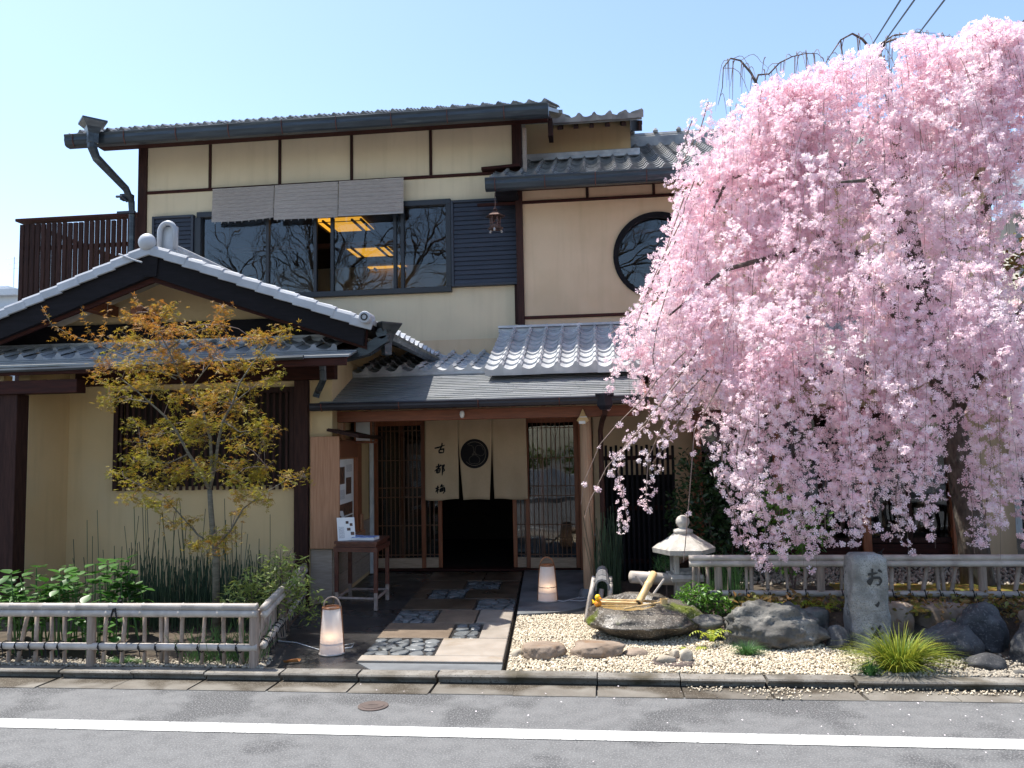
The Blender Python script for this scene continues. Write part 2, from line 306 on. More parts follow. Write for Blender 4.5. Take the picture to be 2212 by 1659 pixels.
def tag(o, label=None, cat=None, group=None, kind=None):
    if label: o['label'] = label
    if cat: o['category'] = cat
    if group: o['group'] = group
    if kind: o['kind'] = kind
    return o
def inst(name, me, parent, M):                     # linked-mesh piece placed with a world matrix
    o = bpy.data.objects.new(name, me); COL.objects.link(o)
    if parent: o.parent = parent; M = Matrix.Translation(-OFF[parent.name]) @ M; OFF[o.name] = OFF[parent.name]
    o.matrix_local = M; return o
def scatter(name, tv, tf, pos, rot, sc, m, parent=None, loc=None, smooth=False, rnd=None):
    """merge many copies of a small template into one mesh"""
    tv = np.asarray(tv, float); nv = len(tv); N = len(pos); tri = all(len(f) == len(tf[0]) for f in tf)
    sc = np.asarray(sc, float); sc = sc[:, None, None] if sc.ndim == 1 else sc[:, None, :]
    v = np.einsum('nij,nkj->nki', rot, tv[None]*sc) + np.asarray(pos)[:, None]
    off = OFF[parent.name] if parent else (V3(loc) if loc else Vector((0, 0, 0)))
    v = (v - np.array(off)).reshape(-1, 3)
    fl = np.array([i for f in tf for i in f]); ln = np.array([len(f) for f in tf])
    loops = (fl[None] + (np.arange(N)*nv)[:, None]).ravel(); tot = np.tile(ln, N)
    me = bpy.data.meshes.new(name); me.vertices.add(len(v)); me.vertices.foreach_set('co', v.ravel())
    me.loops.add(len(loops)); me.loops.foreach_set('vertex_index', loops.astype(np.int32))
    me.polygons.add(len(tot)); st = np.concatenate([[0], np.cumsum(tot)[:-1]])
    me.polygons.foreach_set('loop_start', st.astype(np.int32)); me.polygons.foreach_set('loop_total', tot.astype(np.int32))
    if smooth: me.polygons.foreach_set('use_smooth', [True]*len(tot))
    a = me.attributes.new('rnd', 'FLOAT', 'POINT'); a.data.foreach_set('value', np.repeat(RNG.random(N) if rnd is None else rnd, nv))
    me.materials.append(MATS[m]); me.update(calc_edges=True)
    o = bpy.data.objects.new(name, me); COL.objects.link(o)
    if parent: o.parent = parent
    else: o.location = off
    OFF[o.name] = off; return o
def rots(n, mode='any', tilt=1.0):
    """random rotation matrices; 'up' keeps local z near world z"""
    if mode == 'any':
        q = RNG.normal(size=(n, 4)); q /= np.linalg.norm(q, axis=1)[:, None]
        w_, x, y, z = q.T
        return np.stack([np.stack([1-2*(y*y+z*z), 2*(x*y-z*w_), 2*(x*z+y*w_)], -1), np.stack([2*(x*y+z*w_), 1-2*(x*x+z*z), 2*(y*z-x*w_)], -1), np.stack([2*(x*z-y*w_), 2*(y*z+x*w_), 1-2*(x*x+y*y)], -1)], 1)
    a = RNG.random(n)*2*np.pi; b = RNG.normal(size=n)*tilt; c = RNG.normal(size=n)*tilt
    return eul(b, c, a)
def eul(a, b, c):
    ca, sa, cb, sb, cc, sc = np.cos(a), np.sin(a), np.cos(b), np.sin(b), np.cos(c), np.sin(c)
    o, z = np.ones_like(a), np.zeros_like(a)
    X = np.stack([np.stack([o, z, z], -1), np.stack([z, ca, -sa], -1), np.stack([z, sa, ca], -1)], 1)
    Y = np.stack([np.stack([cb, z, sb], -1), np.stack([z, o, z], -1), np.stack([-sb, z, cb], -1)], 1)
    Z = np.stack([np.stack([cc, -sc, z], -1), np.stack([sc, cc, z], -1), np.stack([z, z, o], -1)], 1)
    return Z @ Y @ X
LEAF_V = [(0, 0, 0), (.22, .3, .05), (.2, .7, .04), (0, 1, -.06), (-.2, .7, .04), (-.22, .3, .05), (0, .5, -.03)]
LEAF_F = [(0, 1, 6), (1, 2, 6), (2, 3, 6), (3, 4, 6), (4, 5, 6), (5, 0, 6)]
def icos(sub):
    import bmesh
    bm = bmesh.new(); bmesh.ops.create_icosphere(bm, subdivisions=sub, radius=1)
    v = [tuple(p.co) for p in bm.verts]; f = [tuple(q.index for q in g.verts) for g in bm.faces]; bm.free(); return v, f
ICO = {k: icos(k) for k in (1, 3, 4, 5)}
def fbm(p, sc, seed, oct=4):
    p = V3(p)*sc + Vector((seed*7.13, seed*3.7, seed*1.9)); return noise.fractal(p, 1.0, 2.0, oct)
def rock(name, label, cx, cy, z0, sx, sy, sz, m, seed, rot=0, flat=.0, rough=.16, sub=4, cuts=7, group=None, sink=.25):
    """a weathered stone resting on z0, about 2sx by 2sy by sz"""
    vs, fs = ICO[sub]; rs = random.Random(seed); pl = []
    for _ in range(cuts):
        d = Vector((rs.gauss(0, 1), rs.gauss(0, 1), rs.gauss(0, .7))).normalized(); pl.append((d, rs.uniform(.62, .92)))
    out = []
    for p in vs:
        q = V3(p)
        for d, t in pl:
            k = q.dot(d)
            if k > t: q -= d*(k-t)*.85
        q *= 1 + rough*fbm(q, 1.6, seed) + rough*.5*fbm(q, 4.5, seed+3) + rough*.22*fbm(q, 14, seed+5)
        if flat and q.z > flat: q.z = flat + (q.z-flat)*.18
        out.append(q)
    top = max(q.z for q in out); k = sz/(top+1-sink*2)        # part of it stands in the ground
    ca, sa = math.cos(rot), math.sin(rot); mb = MB(); w_ = []
    base = -1+sink*2
    for q in out:
        x, y, z = q.x*sx, q.y*sy, (q.z-base)*k
        w_.append((cx+ca*x-sa*y, cy+sa*x+ca*y, z0+max(z, -.03)))
    mb.add(w_, fs); o = mb.build(name, m, smooth=True, loc=(cx, cy, z0)); return tag(o, label, 'rock', group)
# ------------------------------------------------------------------ roof tiles
def tile_mesh(name, w_, l_, m, amp=.03, hump=.035, t=.022, lip=0.0, n=10):
    """one pan tile: broad trough and a narrow hump; x across, y up the slope, lower end at y=0 lying proud of the next row"""
    mb = MB(); pr = []
    for i in range(n+1):
        u = i/n; x = u*w_
        z = -amp*math.sin(math.pi*u/.72) if u < .72 else hump*math.sin(math.pi*(u-.72)/.28*.92)
        pr.append((x, z))
    vs = [(x, 0, z+t) for x, z in pr]+[(x, l_*1.12, z) for x, z in pr]+[(x, .002, (z-.004) if lip == 0 else -amp-lip) for x, z in pr]
    k = n+1; fs = []
    for i in range(n): fs += [(i, i+1, k+i+1, k+i), (2*k+i, 2*k+i+1, i+1, i)]
    mb.add(vs, fs); return mb.mesh(name, m, smooth=False), (vs, fs)
def tile_roof(parent, x0, x1, ye, ze, yt, zt, cw, rl, m, keep, lip=.03, amp=.03, hump=.035, flipx=False):
    """rows of tiles from the eave (ye,ze) up to (yt,zt); keep(x,row) says which are built singly, the rest are one stuff part"""
    d = Vector((0, yt-ye, zt-ze)); L = d.length; d.normalize(); nrm = Vector((1, 0, 0)).cross(d)
    rows = max(1, round(L/rl)); rl = L/rows; cols = max(1, round((x1-x0)/cw)); cw = (x1-x0)/cols
    me, tpl = tile_mesh('tile', cw*1.0, rl, m, amp, hump); me2, tpl2 = tile_mesh('tile', cw, rl, m, amp, hump, lip=lip)
    rest = MB()
    for r in range(rows):
        for c in range(cols):
            x = x0+c*cw; q = Vector((x, ye, ze))+d*(r*rl)+nrm*(.03+random.uniform(-.003, .003))
            ta = random.uniform(-.008, .008)
            M = Matrix.Translation(q) @ Matrix(((1, 0, 0, 0), (0, d.y, nrm.y, 0), (0, d.z, nrm.z, 0), (0, 0, 0, 1))) @ Matrix.Rotation(ta, 4, 'Z')
            if keep(x, r): inst('tile', me2 if r == 0 else me, parent, M)
            else:
                t = tpl2 if r == 0 else tpl; rest.add([M @ V3(p) for p in t[0]], t[1])
    if rest.v: tag(rest.build('tile_field', m, parent), kind='stuff')
def text_free_strokes(mb, strokes, mapf, w0, nrm=(0, -1, 0)):
    for st in strokes:
        pts = [mapf(*p) for p in st]; dense = []
        for i in range(len(pts)-1):
            for j in range(5): dense.append(pts[i].lerp(pts[i+1], j/5))
        dense.append(pts[-1]); n = len(dense)
        ws = [w0*(.75+.45*math.sin(math.pi*min(1, (i+1)/n*1.15))*(.9+.2*random.random())) for i in range(n)]; ws[-1] *= .5
        mb.ribbon(dense, ws, nrm)
# ================================================================== SETTING
tag(MB().box(-300, 300, -300, 400, -.5, -.03).build('ground', 'ground_far'), kind='structure')
mb = MB(); mb.box(-60, 60, -3.2, 5.26, -.4, 0.0)
tag(mb.build('road', 'asphalt'), kind='structure')
mb = MB(); mb.grid(lambda u, v: (-30+60*u, 4.478+.15*v+.012*noise.noise(Vector((u*30, v, 3)))*.4, .004), 240, 1)
tag(mb.build('road_marking', 'pavewhite'), kind='structure')
# kerb blocks with their gutter aprons
kerb = MB().box(-14, 14, 5.28, 5.6, -.3, -.02).build('kerb', 'kerb'); tag(kerb, kind='structure')
BL = .55
for i in range(-18, 19):
    x0 = i*BL-.07+random.uniform(-.01, .01); x1 = x0+BL-.012; dz = random.uniform(-.006, .004); dy = random.uniform(-.006, .006)
    mb = MB(); mb.quadprism([(x0, 5.495+dy, -.05), (x0, 5.495+dy, .030+dz), (x0, 5.462+dy, .040+dz), (x0, 5.454+dy, .052+dz), (x0, 5.462+dy, .062+dz), (x0, 5.575, .064+dz), (x0, 5.575, -.05)], (x1-x0, 0, 0))
    mb.build('kerb_stone', 'kerb', kerb)
    mb = MB(); y0 = 5.235+random.uniform(-.008, .008)
    mb.quadprism([(x0, y0, -.05), (x0, y0, .004), (x0, y0+.01, .008), (x0, 5.492+dy, .0045+dz*.3), (x0, 5.492+dy, -.05)], (x1-x0-random.uniform(0, .006), 0, 0))
    mb.build('gutter_slab', 'apron', kerb)
# garden soil: level behind the kerb, raised behind the rocks on the right
def gz(x, y):
    k = max(0, min(1, (x-.75)/.3))*max(0, min(1, (y-6.35)/.4)); r = .045 + k*.17
    return r + .012*noise.noise(Vector((x*2.1, y*2.1, 0))) + .005*noise.noise(Vector((x*9, y*9, 2)))
mb = MB(); mb.grid(lambda u, v: (-10+20*u, 5.56+8.4*v, gz(-10+20*u, 5.56+8.4*v) - (.04 if -3.0 < -10+20*u < -.3 else 0)), 160, 70)
tag(mb.build('garden_ground', 'soil', smooth=True), kind='structure')
mb = MB(); mb.grid(lambda u, v: (-12.5+2.6*u, 5.56+16*v, .03), 2, 2); mb.grid(lambda u, v: (9.9+4*u, 5.56+16*v, .03), 2, 2)
tag(mb.build('side_yard', 'ground_far'), kind='structure')
pL = lambda y: -1.83-.073*(y-5.8)
pR = lambda y: -.75-.066*(y-5.8)
fc = MB().quadprism([(-2.93, 5.57, .0), (pR(5.57)+.0, 5.57, .0), (pR(10.2), 10.2, .0), (-2.93, 10.2, .0)], (0, 0, .05)).build('forecourt', 'wet'); tag(fc, kind='structure')
path = MB().quadprism([(pL(5.76), 5.76, .04), (pR(5.76), 5.76, .04), (pR(9.85), 9.85, .04), (pL(9.85), 9.85, .04)], (0, 0, .016)).build('path', 'wet'); tag(path, kind='structure')
# concrete strip and edging stone at the mouth of the path
mb = MB(); mb.quadprism([(pL(5.6)+.15, 5.585, .03), (pR(5.6)-.005, 5.585, .03), (pR(5.76)-.005, 5.755, .03), (pL(5.76)+.02, 5.755, .03)], (0, 0, .027)); mb.build('threshold_strip', 'concrete', path)
def slab(u0, u1, ya, yb, m, name='paving_slab'):
    g = .006; X = lambda u, y: pL(y)+(pR(y)-pL(y))*u
    h = .072+random.uniform(-.003, .003); c = .005; mb = MB(); ring = []
    for (u, y, sx, sy) in ((u0, ya, 1, 1), (u1, ya, -1, 1), (u1, yb, -1, -1), (u0, yb, 1, -1)):
        ring.append((X(u, y)+sx*g, y+sy*g, sx, sy))
    vs = [(x, y, .05) for x, y, a, b in ring]+[(x, y, h-c) for x, y, a, b in ring]+[(x+a*c, y+b*c, h) for x, y, a, b in ring]
    mb.add(vs, [(0, 1, 5, 4), (1, 2, 6, 5), (2, 3, 7, 6), (3, 0, 4, 7), (4, 5, 9, 8), (5, 6, 10, 9), (6, 7, 11, 10), (7, 4, 8, 11), (8, 9, 10, 11)])
    mb.build(name, m, path)
def clip(poly, n, d):                               # keep the part of a polygon with p.n <= d
    out = []
    for i in range(len(poly)):
        a, b = poly[i], poly[(i+1) % len(poly)]; da, db = a[0]*n[0]+a[1]*n[1]-d, b[0]*n[0]+b[1]*n[1]-d
        if da <= 0: out.append(a)
        if (da < 0 < db) or (db < 0 < da): t = da/(da-db); out.append((a[0]+(b[0]-a[0])*t, a[1]+(b[1]-a[1])*t))
    return out
def cobbles(u0, u1, ya, yb, nx, ny):
    """irregular flat stones fitted together in dark mortar"""
    X = lambda u, y: pL(y)+(pR(y)-pL(y))*u
    seeds = [(u0+(u1-u0)*(i+.5+random.uniform(-.42, .42))/nx, ya+(yb-ya)*(j+.5+random.uniform(-.42, .42))/ny) for i in range(nx) for j in range(ny)]
    sd = [(X(u, y), y) for u, y in seeds]
    for k, s in enumerate(sd):
        poly = [(X(u0, ya)+.01, ya+.01), (X(u1, ya)-.01, ya+.01), (X(u1, yb)-.01, yb-.01), (X(u0, yb)+.01, yb-.01)]
        for j, q in enumerate(sd):
            if j != k and poly:
                n = (q[0]-s[0], q[1]-s[1]); l = math.hypot(*n); n = (n[0]/l, n[1]/l); poly = clip(poly, n, ((s[0]+q[0])*n[0]+(s[1]+q[1])*n[1])/2-.008)
        if len(poly) < 3: continue
        cx = sum(p[0] for p in poly)/len(poly); cy = sum(p[1] for p in poly)/len(poly); ring = []; m = len(poly)
        for i in range(m):                               # knock the corners off
            a, b, c = poly[i-1], poly[i], poly[(i+1) % m]; f = random.uniform(.22, .38)
            ring += [(b[0]+(a[0]-b[0])*f, b[1]+(a[1]-b[1])*f), (b[0]+(c[0]-b[0])*f, b[1]+(c[1]-b[1])*f)]
        n = len(ring); h = .066+random.uniform(0, .011); mb = MB()
        vs = [(x, y, .05) for x, y in ring]+[(cx+(x-cx)*.96, cy+(y-cy)*.96, h-.006) for x, y in ring]+[(cx+(x-cx)*.76, cy+(y-cy)*.76, h) for x, y in ring]
        mb.add(vs, [(i, (i+1) % n, n+(i+1) % n, n+i) for i in range(n)]+[(n+i, n+(i+1) % n, 2*n+(i+1) % n, 2*n+i) for i in range(n)]+[tuple(range(2*n, 3*n))])
        mb.build('cobble', 'slate', path, smooth=False)
slab(0, 1, 5.765, 5.92, 'granite_pale', 'edging_stone')
Y = [5.92, 6.46, 7.0, 7.57, 8.11, 8.65, 9.2, 9.83]
cobbles(0, .505, Y[0], Y[1], 5, 4); slab(.51, 1, Y[0], Y[1], 'granite_pale')
slab(0, .555, Y[1], Y[2], 'granite_tan'); cobbles(.56, .77, Y[1], Y[2], 2, 4); slab(.775, 1, Y[1], Y[2], 'granite_pale')
cobbles(0, .36, Y[2], Y[3], 4, 3); slab(.365, .70, Y[2], Y[3], 'granite_tan'); slab(.705, 1, Y[2], Y[3], 'granite_pale')
slab(0, .64, Y[3], Y[4], 'granite_wet_shaded'); cobbles(.645, 1, Y[3], Y[4], 4, 3)
cobbles(0.15, .5, Y[4], Y[5], 4, 4); slab(.505, 1, Y[4], Y[5], 'granite_wet_shaded'); slab(0, .145, Y[4], Y[5], 'granite_wet_shaded')
slab(0, .45, Y[5], Y[6], 'granite_wet_shaded'); cobbles(.455, .8, Y[5], Y[6], 4, 4); slab(.805, 1, Y[5], Y[6], 'granite_wet_shaded')
slab(0, .6, Y[6], Y[7], 'granite_wet_shaded'); slab(.605, 1, Y[6], Y[7], 'granite_wet_shaded')
# raised concrete step to the right of the door
pts = [(-1.0, 9.9), (pR(7.34)+.035, 7.34), (-.55, 7.40), (-.38, 7.48), (-.24, 7.62), (-.15, 7.82), (-.10, 8.1), (-.1, 9.9)]
tag(MB().quadprism([(x, y, 0) for x, y in pts][::-1], (0, 0, .082)).build('step_slab', 'concrete'), kind='structure')
# bed under the gravel
tag(MB().quadprism([(pR(5.58)+.03, 5.58, .0), (2.2, 5.58, .0), (1.9, 6.5, .0), (.3, 7.2, 0), (-.1, 7.7, .0), (pR(7.4)+.03, 7.42, .0)], (0, 0, .057)).build('gravel_bed', 'bedding'), kind='structure')
def pebbles(name, n, fn, m, s0, s1, label):
    P = []
    while len(P) < n:
        q = fn()
        if q: P.append(q)
    v, f = ICO[1]; P = np.array(P); n = len(P)
    sc = RNG.uniform(s0, s1, n)[:, None]*np.stack([RNG.uniform(.8, 1.25, n), RNG.uniform(.7, 1.1, n), RNG.uniform(.55, .9, n)], 1)
    o = scatter(name, v, f, P, rots(n), sc, m, smooth=False); tag(o, kind='stuff'); o['label'] = label; o['category'] = 'gravel'
def gfn():
    x = random.uniform(-.8, 1.95); y = random.uniform(5.58, 7.45)
    if x < pR(y)+.04: return None
    if y > 7.33 + .12*max(0, x+.8) and x < -.2: return None
    if x > -.2 and y > 7.25-.4*(x+.2): return None
    if x > 1.5 and random.random() < (x-1.5)*2.2: return None
    return (x, y, .058+random.uniform(0, .012)+.012*noise.noise(Vector((x*3, y*3, 1))))
pebbles('gravel', 21000, gfn, 'gravel', .0055, .0125, 'pale cream gravel raked around the rocks')
pebbles('gravel_dark', 2600, lambda: (random.uniform(1.6, 3.6), 5.58+abs(random.gauss(0, .22)), .06), 'gravel_dark', .006, .014, 'scattered brownish grit between kerb and dark boulders')
pebbles('bed_gravel', 2600, lambda: (random.uniform(-5.4, -2.45), 5.58+abs(random.gauss(0, .09)), .058+random.uniform(0, .01)), 'gravel_dark', .006, .013, 'grey grit along the foot of the left bamboo fence')
# spilled grains and petals in the gutter and on the road
P = np.array([(random.uniform(.5, 3.3), random.uniform(5.36, 5.47), .012) for _ in range(420)]+[(random.gauss(1.05, .12), random.uniform(5.22, 5.42), .012) for _ in range(60)])
v, f = ICO[1]; o = scatter('spilled_grit', v, f, P, rots(len(P)), RNG.uniform(.004, .008, len(P)), 'gravel'); tag(o, 'pale grit and petals washed into the gutter', 'grit', kind='stuff')
P = np.array([(random.gauss(1.6, 1.6), min(5.45, 5.45-abs(random.gauss(0, .55))), .014) for _ in range(110)])
o = scatter('fallen_petals', [(0, 0, 0), (.5, .3, .12), (0, 1, .05), (-.5, .3, .12)], [(0, 1, 2), (0, 2, 3)], P, rots(len(P), 'up', .25), RNG.uniform(.007, .013, len(P)), 'petal'); tag(o, 'fallen pale pink petals strewn over road edge', 'petals', kind='stuff')
# ================================================================== MAIN HOUSE
H = thing('main_house', 'two storey cream plastered house with grey tiled roofs, entrance canopy and round window', 'house', (-1, 10.2, 0))
B = lambda *a, c=.004: MB().box(*a, c=c)
YW, YR, YD = 10.3, 10.15, 10.05       # upper left wall, right wing wall, door plane
# ---- upper left wall with its window opening
mb = MB()
for a in [(-6.36, -5.5, YW, YW+.14, 2.3, 5.9), (-5.5, -1.95, YW, YW+.14, 4.9, 5.9), (-5.5, -1.95, YW, YW+.14, 2.3, 3.70), (-1.95, -1.0, YW, YW+.14, 2.3, 5.9)]: mb.box(*a)
mb.box(-6.36, -6.22, YW+.14, 14.6, 0, 6.0); mb.box(-6.36, 5.0, 14.6, 14.7, 0, 5.9)
mb.box(-6.36, -3.0, YW, YW+.14, 0, 2.3)
mb.build('upper_wall', 'plaster_up', H)
for x in (-6.32, -1.03): B(x-.065, x+.065, YW-.03, YW+.05, 2.3 if x < -3 else 3.2, 5.95).build('post', 'wood_dark', H)
B(-6.255, -1.09, YW-.022, YW+.02, 5.225, 5.265).build('rail', 'wood_dark_h', H)
for x in (-5.33, -4.32, -3.3, -2.2): B(x-.02, x+.02, YW-.018, YW+.02, 5.265, 5.9).build('stud', 'wood_dark', H)
B(-6.9, -.6, YW-.16, YW-.03, 5.88, 6.0).build('eave_beam', 'wood_dark_h', H)
# soffit under the main eave, rafters, then tiles and gutter
mb = MB(); mb.quadprism([(-6.98, 9.72, 5.765), (-6.98, YW+.3, 6.06), (-6.98, YW+.3, 6.10), (-6.98, 9.72, 5.815)], (6.4, 0, 0)); mb.build('soffit', 'wood_dark_h', H)
for i in range(15):
    x = -6.8+i*.435; mb = MB(); mb.quadprism([(x, 9.75, 5.735), (x, YW, 5.965), (x, YW, 6.015), (x, 9.75, 5.785)], (.05, 0, 0)); mb.build('rafter', 'wood_dark', H)
mr = MB().quadprism([(-7.0, 9.73, 5.825), (-7.0, 13.6, 7.43), (-7.0, 13.6, 7.49), (-7.0, 9.73, 5.88)], (6.40, 0, 0)).build('main_roof', 'tile_old', H)
mb = MB(); mb.quadprism([(-7.0, 13.6, 7.43), (-7.0, 16.5, 6.2), (-7.0, 16.5, 6.26), (-7.0, 13.6, 7.49)], (6.46, 0, 0)); mb.build('back_slope', 'tile_old', H)
tile_roof(mr, -7.0, -.58, 9.67, 5.86, 13.6, 7.48, .195, .2, 'tile_old', lambda x, r: r == 0, amp=.022, hump=.035)
def gutter(parent, x0, x1, y, z, m='gutter', r=.055, depth=.115, name='gutter', bracket=None, ends=True):
    """box-like eave gutter with rolled lip, open on top"""
    pr = [(-r, depth*.5), (-r-.008, depth*.5+.012), (-r-.012, depth*.5), (-r-.004, depth*.28), (-r-.004, 0), (-r*.75, -depth*.4), (-r*.3, -depth*.5), (r, -depth*.5), (r, depth*.5), (r-.006, depth*.5), (r-.006, -depth*.42), (-r*.3, -depth*.42), (-r*.7, -depth*.33), (-r+.004, 0)]
    g = MB().quadprism([(x0, y+a, z+b) for a, b in pr], (x1-x0, 0, 0)).build(name, m, parent)
    if ends:
        for x in (x0-.004, x1-.002): MB().quadprism([(x, y+a, z+b) for a, b in pr[:9]], (.006, 0, 0)).build('end_cap', m, g)
    if bracket:
        x = x0+.12
        while x < x1:
            mb = MB(); mb.tube([(x, y+r, z+depth*.45), (x, y-r*.4, z+depth*.62), (x, y-r-.017, z+depth*.5), (x, y-r-.012, z-.005), (x, y-r*.7, z-depth*.47), (x, y-r*.3, z-depth*.58)], .006, 5)
            mb.build('bracket', 'bracket', g); x += bracket
    return g
gm = gutter(H, -6.99, -.56, 9.62, 5.765, r=.06, depth=.145, bracket=.72)
# hopper and offset downpipe at the left end
hx, hy = -6.55, 9.5
mb = MB(); mb.lathe([(.04, 5.66), (.085, 5.68), (.09, 5.80), (.125, 5.88), (.20, 5.94), (.21, 5.945), (.21, 5.97), (.18, 5.965)], (hx, hy, 0), 4); mb.build('rain_hopper', 'gutter', H)
mb = MB(); mb.tube([(hx, hy-.0, 5.80), (hx, hy-.0, 5.62), (hx+.02, hy+.06, 5.50), (-6.42, 10.05, 5.24), (-6.43, 10.2, 5.10), (-6.43, 10.22, 4.9), (-6.43, 10.22, 2.5)], [.065, .062, .058, .05, .046, .04, .038], 8); mb.build('downpipe', 'gutter', H)
mb = MB(); mb.box(-6.62, -6.36, 10.16, 10.2, 4.93, 4.965); mb.box(-6.56, -6.4, 10.13, 10.22, 5.12, 5.2); mb.tube([(-6.62, 10.15, 5.17), (-6.5, 10.1, 5.15), (-6.44, 10.12, 5.08)], .018, 6); mb.build('pipe_bracket', 'frame_metal', H)
# ---- upper window: frame, sashes, panes
wn = MB(); wn.box(-5.5, -1.93, YW-.05, YW+.1, 4.845, 4.92, c=.004); wn.box(-5.5, -1.93, YW-.06, YW+.1, 3.66, 3.735, c=.004); wn.box(-5.53, -5.44, YW-.05, YW+.1, 3.735, 4.845, c=.004); wn.box(-2.0, -1.93, YW-.05, YW+.1, 3.735, 4.845, c=.004)
win = wn.build('window', 'frame_metal', H)
for x, y in ((-4.49, 0), (-3.82, .02), (-3.585, .03), (-2.71, .03), (-2.60, .0)): B(x-.022, x+.022, YW+y-.02, YW+y+.04, 3.735, 4.845, c=.003).build('mullion', 'frame_metal', win)
for a, b, y in ((-5.44, -4.512, .012), (-4.468, -3.842, .012), (-3.563, -2.732, .042), (-2.688, -2.622, .042), (-2.578, -2.0, .012)): MB().box(a, b, YW+y, YW+y+.005, 3.735, 4.845).build('pane', 'glass', win)
# ---- storm shutters: louvred panels either side
def shutter(x0, x1, z0, z1):
    s = MB().box(x0+.03, x1-.03, YW-.012, YW+.005, z0, z1).build('shutter', 'shutter', H)
    for a in ((x0, x0+.035), (x1-.035, x1)): B(*a, YW-.075, YW-.012, z0, z1).build('stile', 'shutter', s)
    B(x0+.035, x1-.035, YW-.075, YW-.012, z1-.035, z1).build('top_rail', 'shutter', s); B(x0+.035, x1-.035, YW-.075, YW-.012, z0, z0+.035).build('bottom_rail', 'shutter', s)
    z = z0+.035; n = round((z1-z0-.07)/.0615); h = (z1-z0-.07)/n
    for i in range(n):
        mb = MB(); mb.quadprism([(x0+.036, YW-.064, z+.002), (x0+.036, YW-.05, z+h), (x0+.036, YW-.013, z+h), (x0+.036, YW-.013, z+.002)], (x1-x0-.072, 0, 0)); mb.build('slat', 'shutter', s); z += h
shutter(-1.925, -1.02, 3.72, 4.885)
shutter(-6.14, -5.535, 3.72, 4.885)
# ---- room behind the window, with three framed ceiling lamps that are lit
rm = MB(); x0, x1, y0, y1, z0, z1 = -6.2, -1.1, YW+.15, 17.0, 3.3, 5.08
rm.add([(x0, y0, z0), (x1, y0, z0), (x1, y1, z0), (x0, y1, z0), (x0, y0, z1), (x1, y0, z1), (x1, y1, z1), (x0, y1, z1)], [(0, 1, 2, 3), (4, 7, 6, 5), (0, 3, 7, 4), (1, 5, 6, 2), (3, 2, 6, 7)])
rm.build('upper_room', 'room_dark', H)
for i, (pxl, pyl) in enumerate(((745, 492), (800, 547), (848, 592))):
    d = ray(pxl, pyl); q = CAM+d*((5.0-EYE)/d.z)          # where the sight line meets the ceiling
    hw = .36; hd = .34+.06*i
    lp = MB().box(q.x-hw, q.x+hw, q.y-hd, q.y+hd, 5.03, 5.06).build('ceiling_lamp', 'ceiling_lamp_glow', H)
    for f in (-1, -.62, .62, 1): MB().box(q.x+f*hw-.014, q.x+f*hw+.014, q.y-hd-.02, q.y+hd+.02, 5.0, 5.03).build('lamp_bar', 'room_dark', lp)
    for f in (-1, .66, 1): MB().box(q.x-hw-.02, q.x+hw+.02, q.y+f*hd-.014, q.y+f*hd+.014, 4.995, 5.0).build('lamp_bar', 'room_dark', lp)
for y in (12.75, 14.9): MB().box(x0, x1, y, y+.10, 5.0, 5.07).build('ceiling_joist', 'room_wood', H)
# ---- attic block right of the main gable
AY = 11.3
a0 = onY(1135, 300, AY).x; a1 = onY(1362, 300, AY).x
mb = MB(); mb.box(a0, a1, AY, 14, 5.3, 6.30); mb.build('attic_wall', 'plaster', H)
e1 = onY(1390, 255, 10.65).x; ez = onY(1290, 258, 10.65).z
ar = MB().quadprism([(-.62, 10.68, ez-.03), (-.62, 13.5, ez+1.15), (-.62, 13.5, ez+1.20), (-.62, 10.68, ez+.02)], (e1+.60, 0, 0)).build('attic_roof', 'tile_old', H)
tile_roof(ar, -.6, e1, 10.63, ez+.01, 13.5, ez+1.19, .21, .22, 'tile_old', lambda x, r: r == 0, amp=.022, hump=.04, lip=.035)
for i in range(6): x = -.5+i*.22; MB().quadprism([(x, 10.72, ez-.085), (x, AY, ez+.16), (x, AY, ez+.22), (x, 10.72, ez-.028)], (.06, 0, 0)).build('rafter', 'wood_dark', H)
MB().quadprism([(e1-.06, 10.70, ez-.18), (e1-.06, 10.70, ez-.03), (e1-.06, 13.4, ez+1.10), (e1-.06, 13.4, ez+.9)], (.04, 0, 0)).build('verge_board', 'wood_dark', H)
MB().box(-.62, -.56, 10.5, 10.75, ez-.25, ez+.0).build('beam_end', 'wood_dark', H)
# ---- right wing: upper wall with the round window
cx, cz, R = .76, 4.0, .53
mb = MB(); n = 48; X0, X1, Z0, Z1 = -1.0, 4.8, 2.3, 4.98
def edge(a):                                              # point of the rectangle boundary in direction a
    c, s = math.cos(a), math.sin(a); t = 1e9
    if c > 1e-9: t = min(t, (X1-cx)/c)
    if c < -1e-9: t = min(t, (X0-cx)/c)
    if s > 1e-9: t = min(t, (Z1-cz)/s)
    if s < -1e-9: t = min(t, (Z0-cz)/s)
    return cx+c*t, cz+s*t
angs = sorted([2*math.pi*k/n for k in range(n)]+[math.atan2(z-cz, x-cx) % (2*math.pi) for x in (X0, X1) for z in (Z0, Z1)]); n = len(angs)
vs = [(cx+R*math.cos(a), YR, cz+R*math.sin(a)) for a in angs]+[(edge(a)[0], YR, edge(a)[1]) for a in angs]+[(cx+R*math.cos(a), YR+.12, cz+R*math.sin(a)) for a in angs]
mb.add(vs, [(i, n+i, n+(i+1) % n, (i+1) % n) for i in range(n)]+[(i, (i+1) % n, 2*n+(i+1) % n, 2*n+i) for i in range(n)])
mb.box(4.7, 4.8, YR+.005, 14.6, 0, 5.4)
mb.build('wing_wall', 'plaster_r', H)
rw = MB(); 
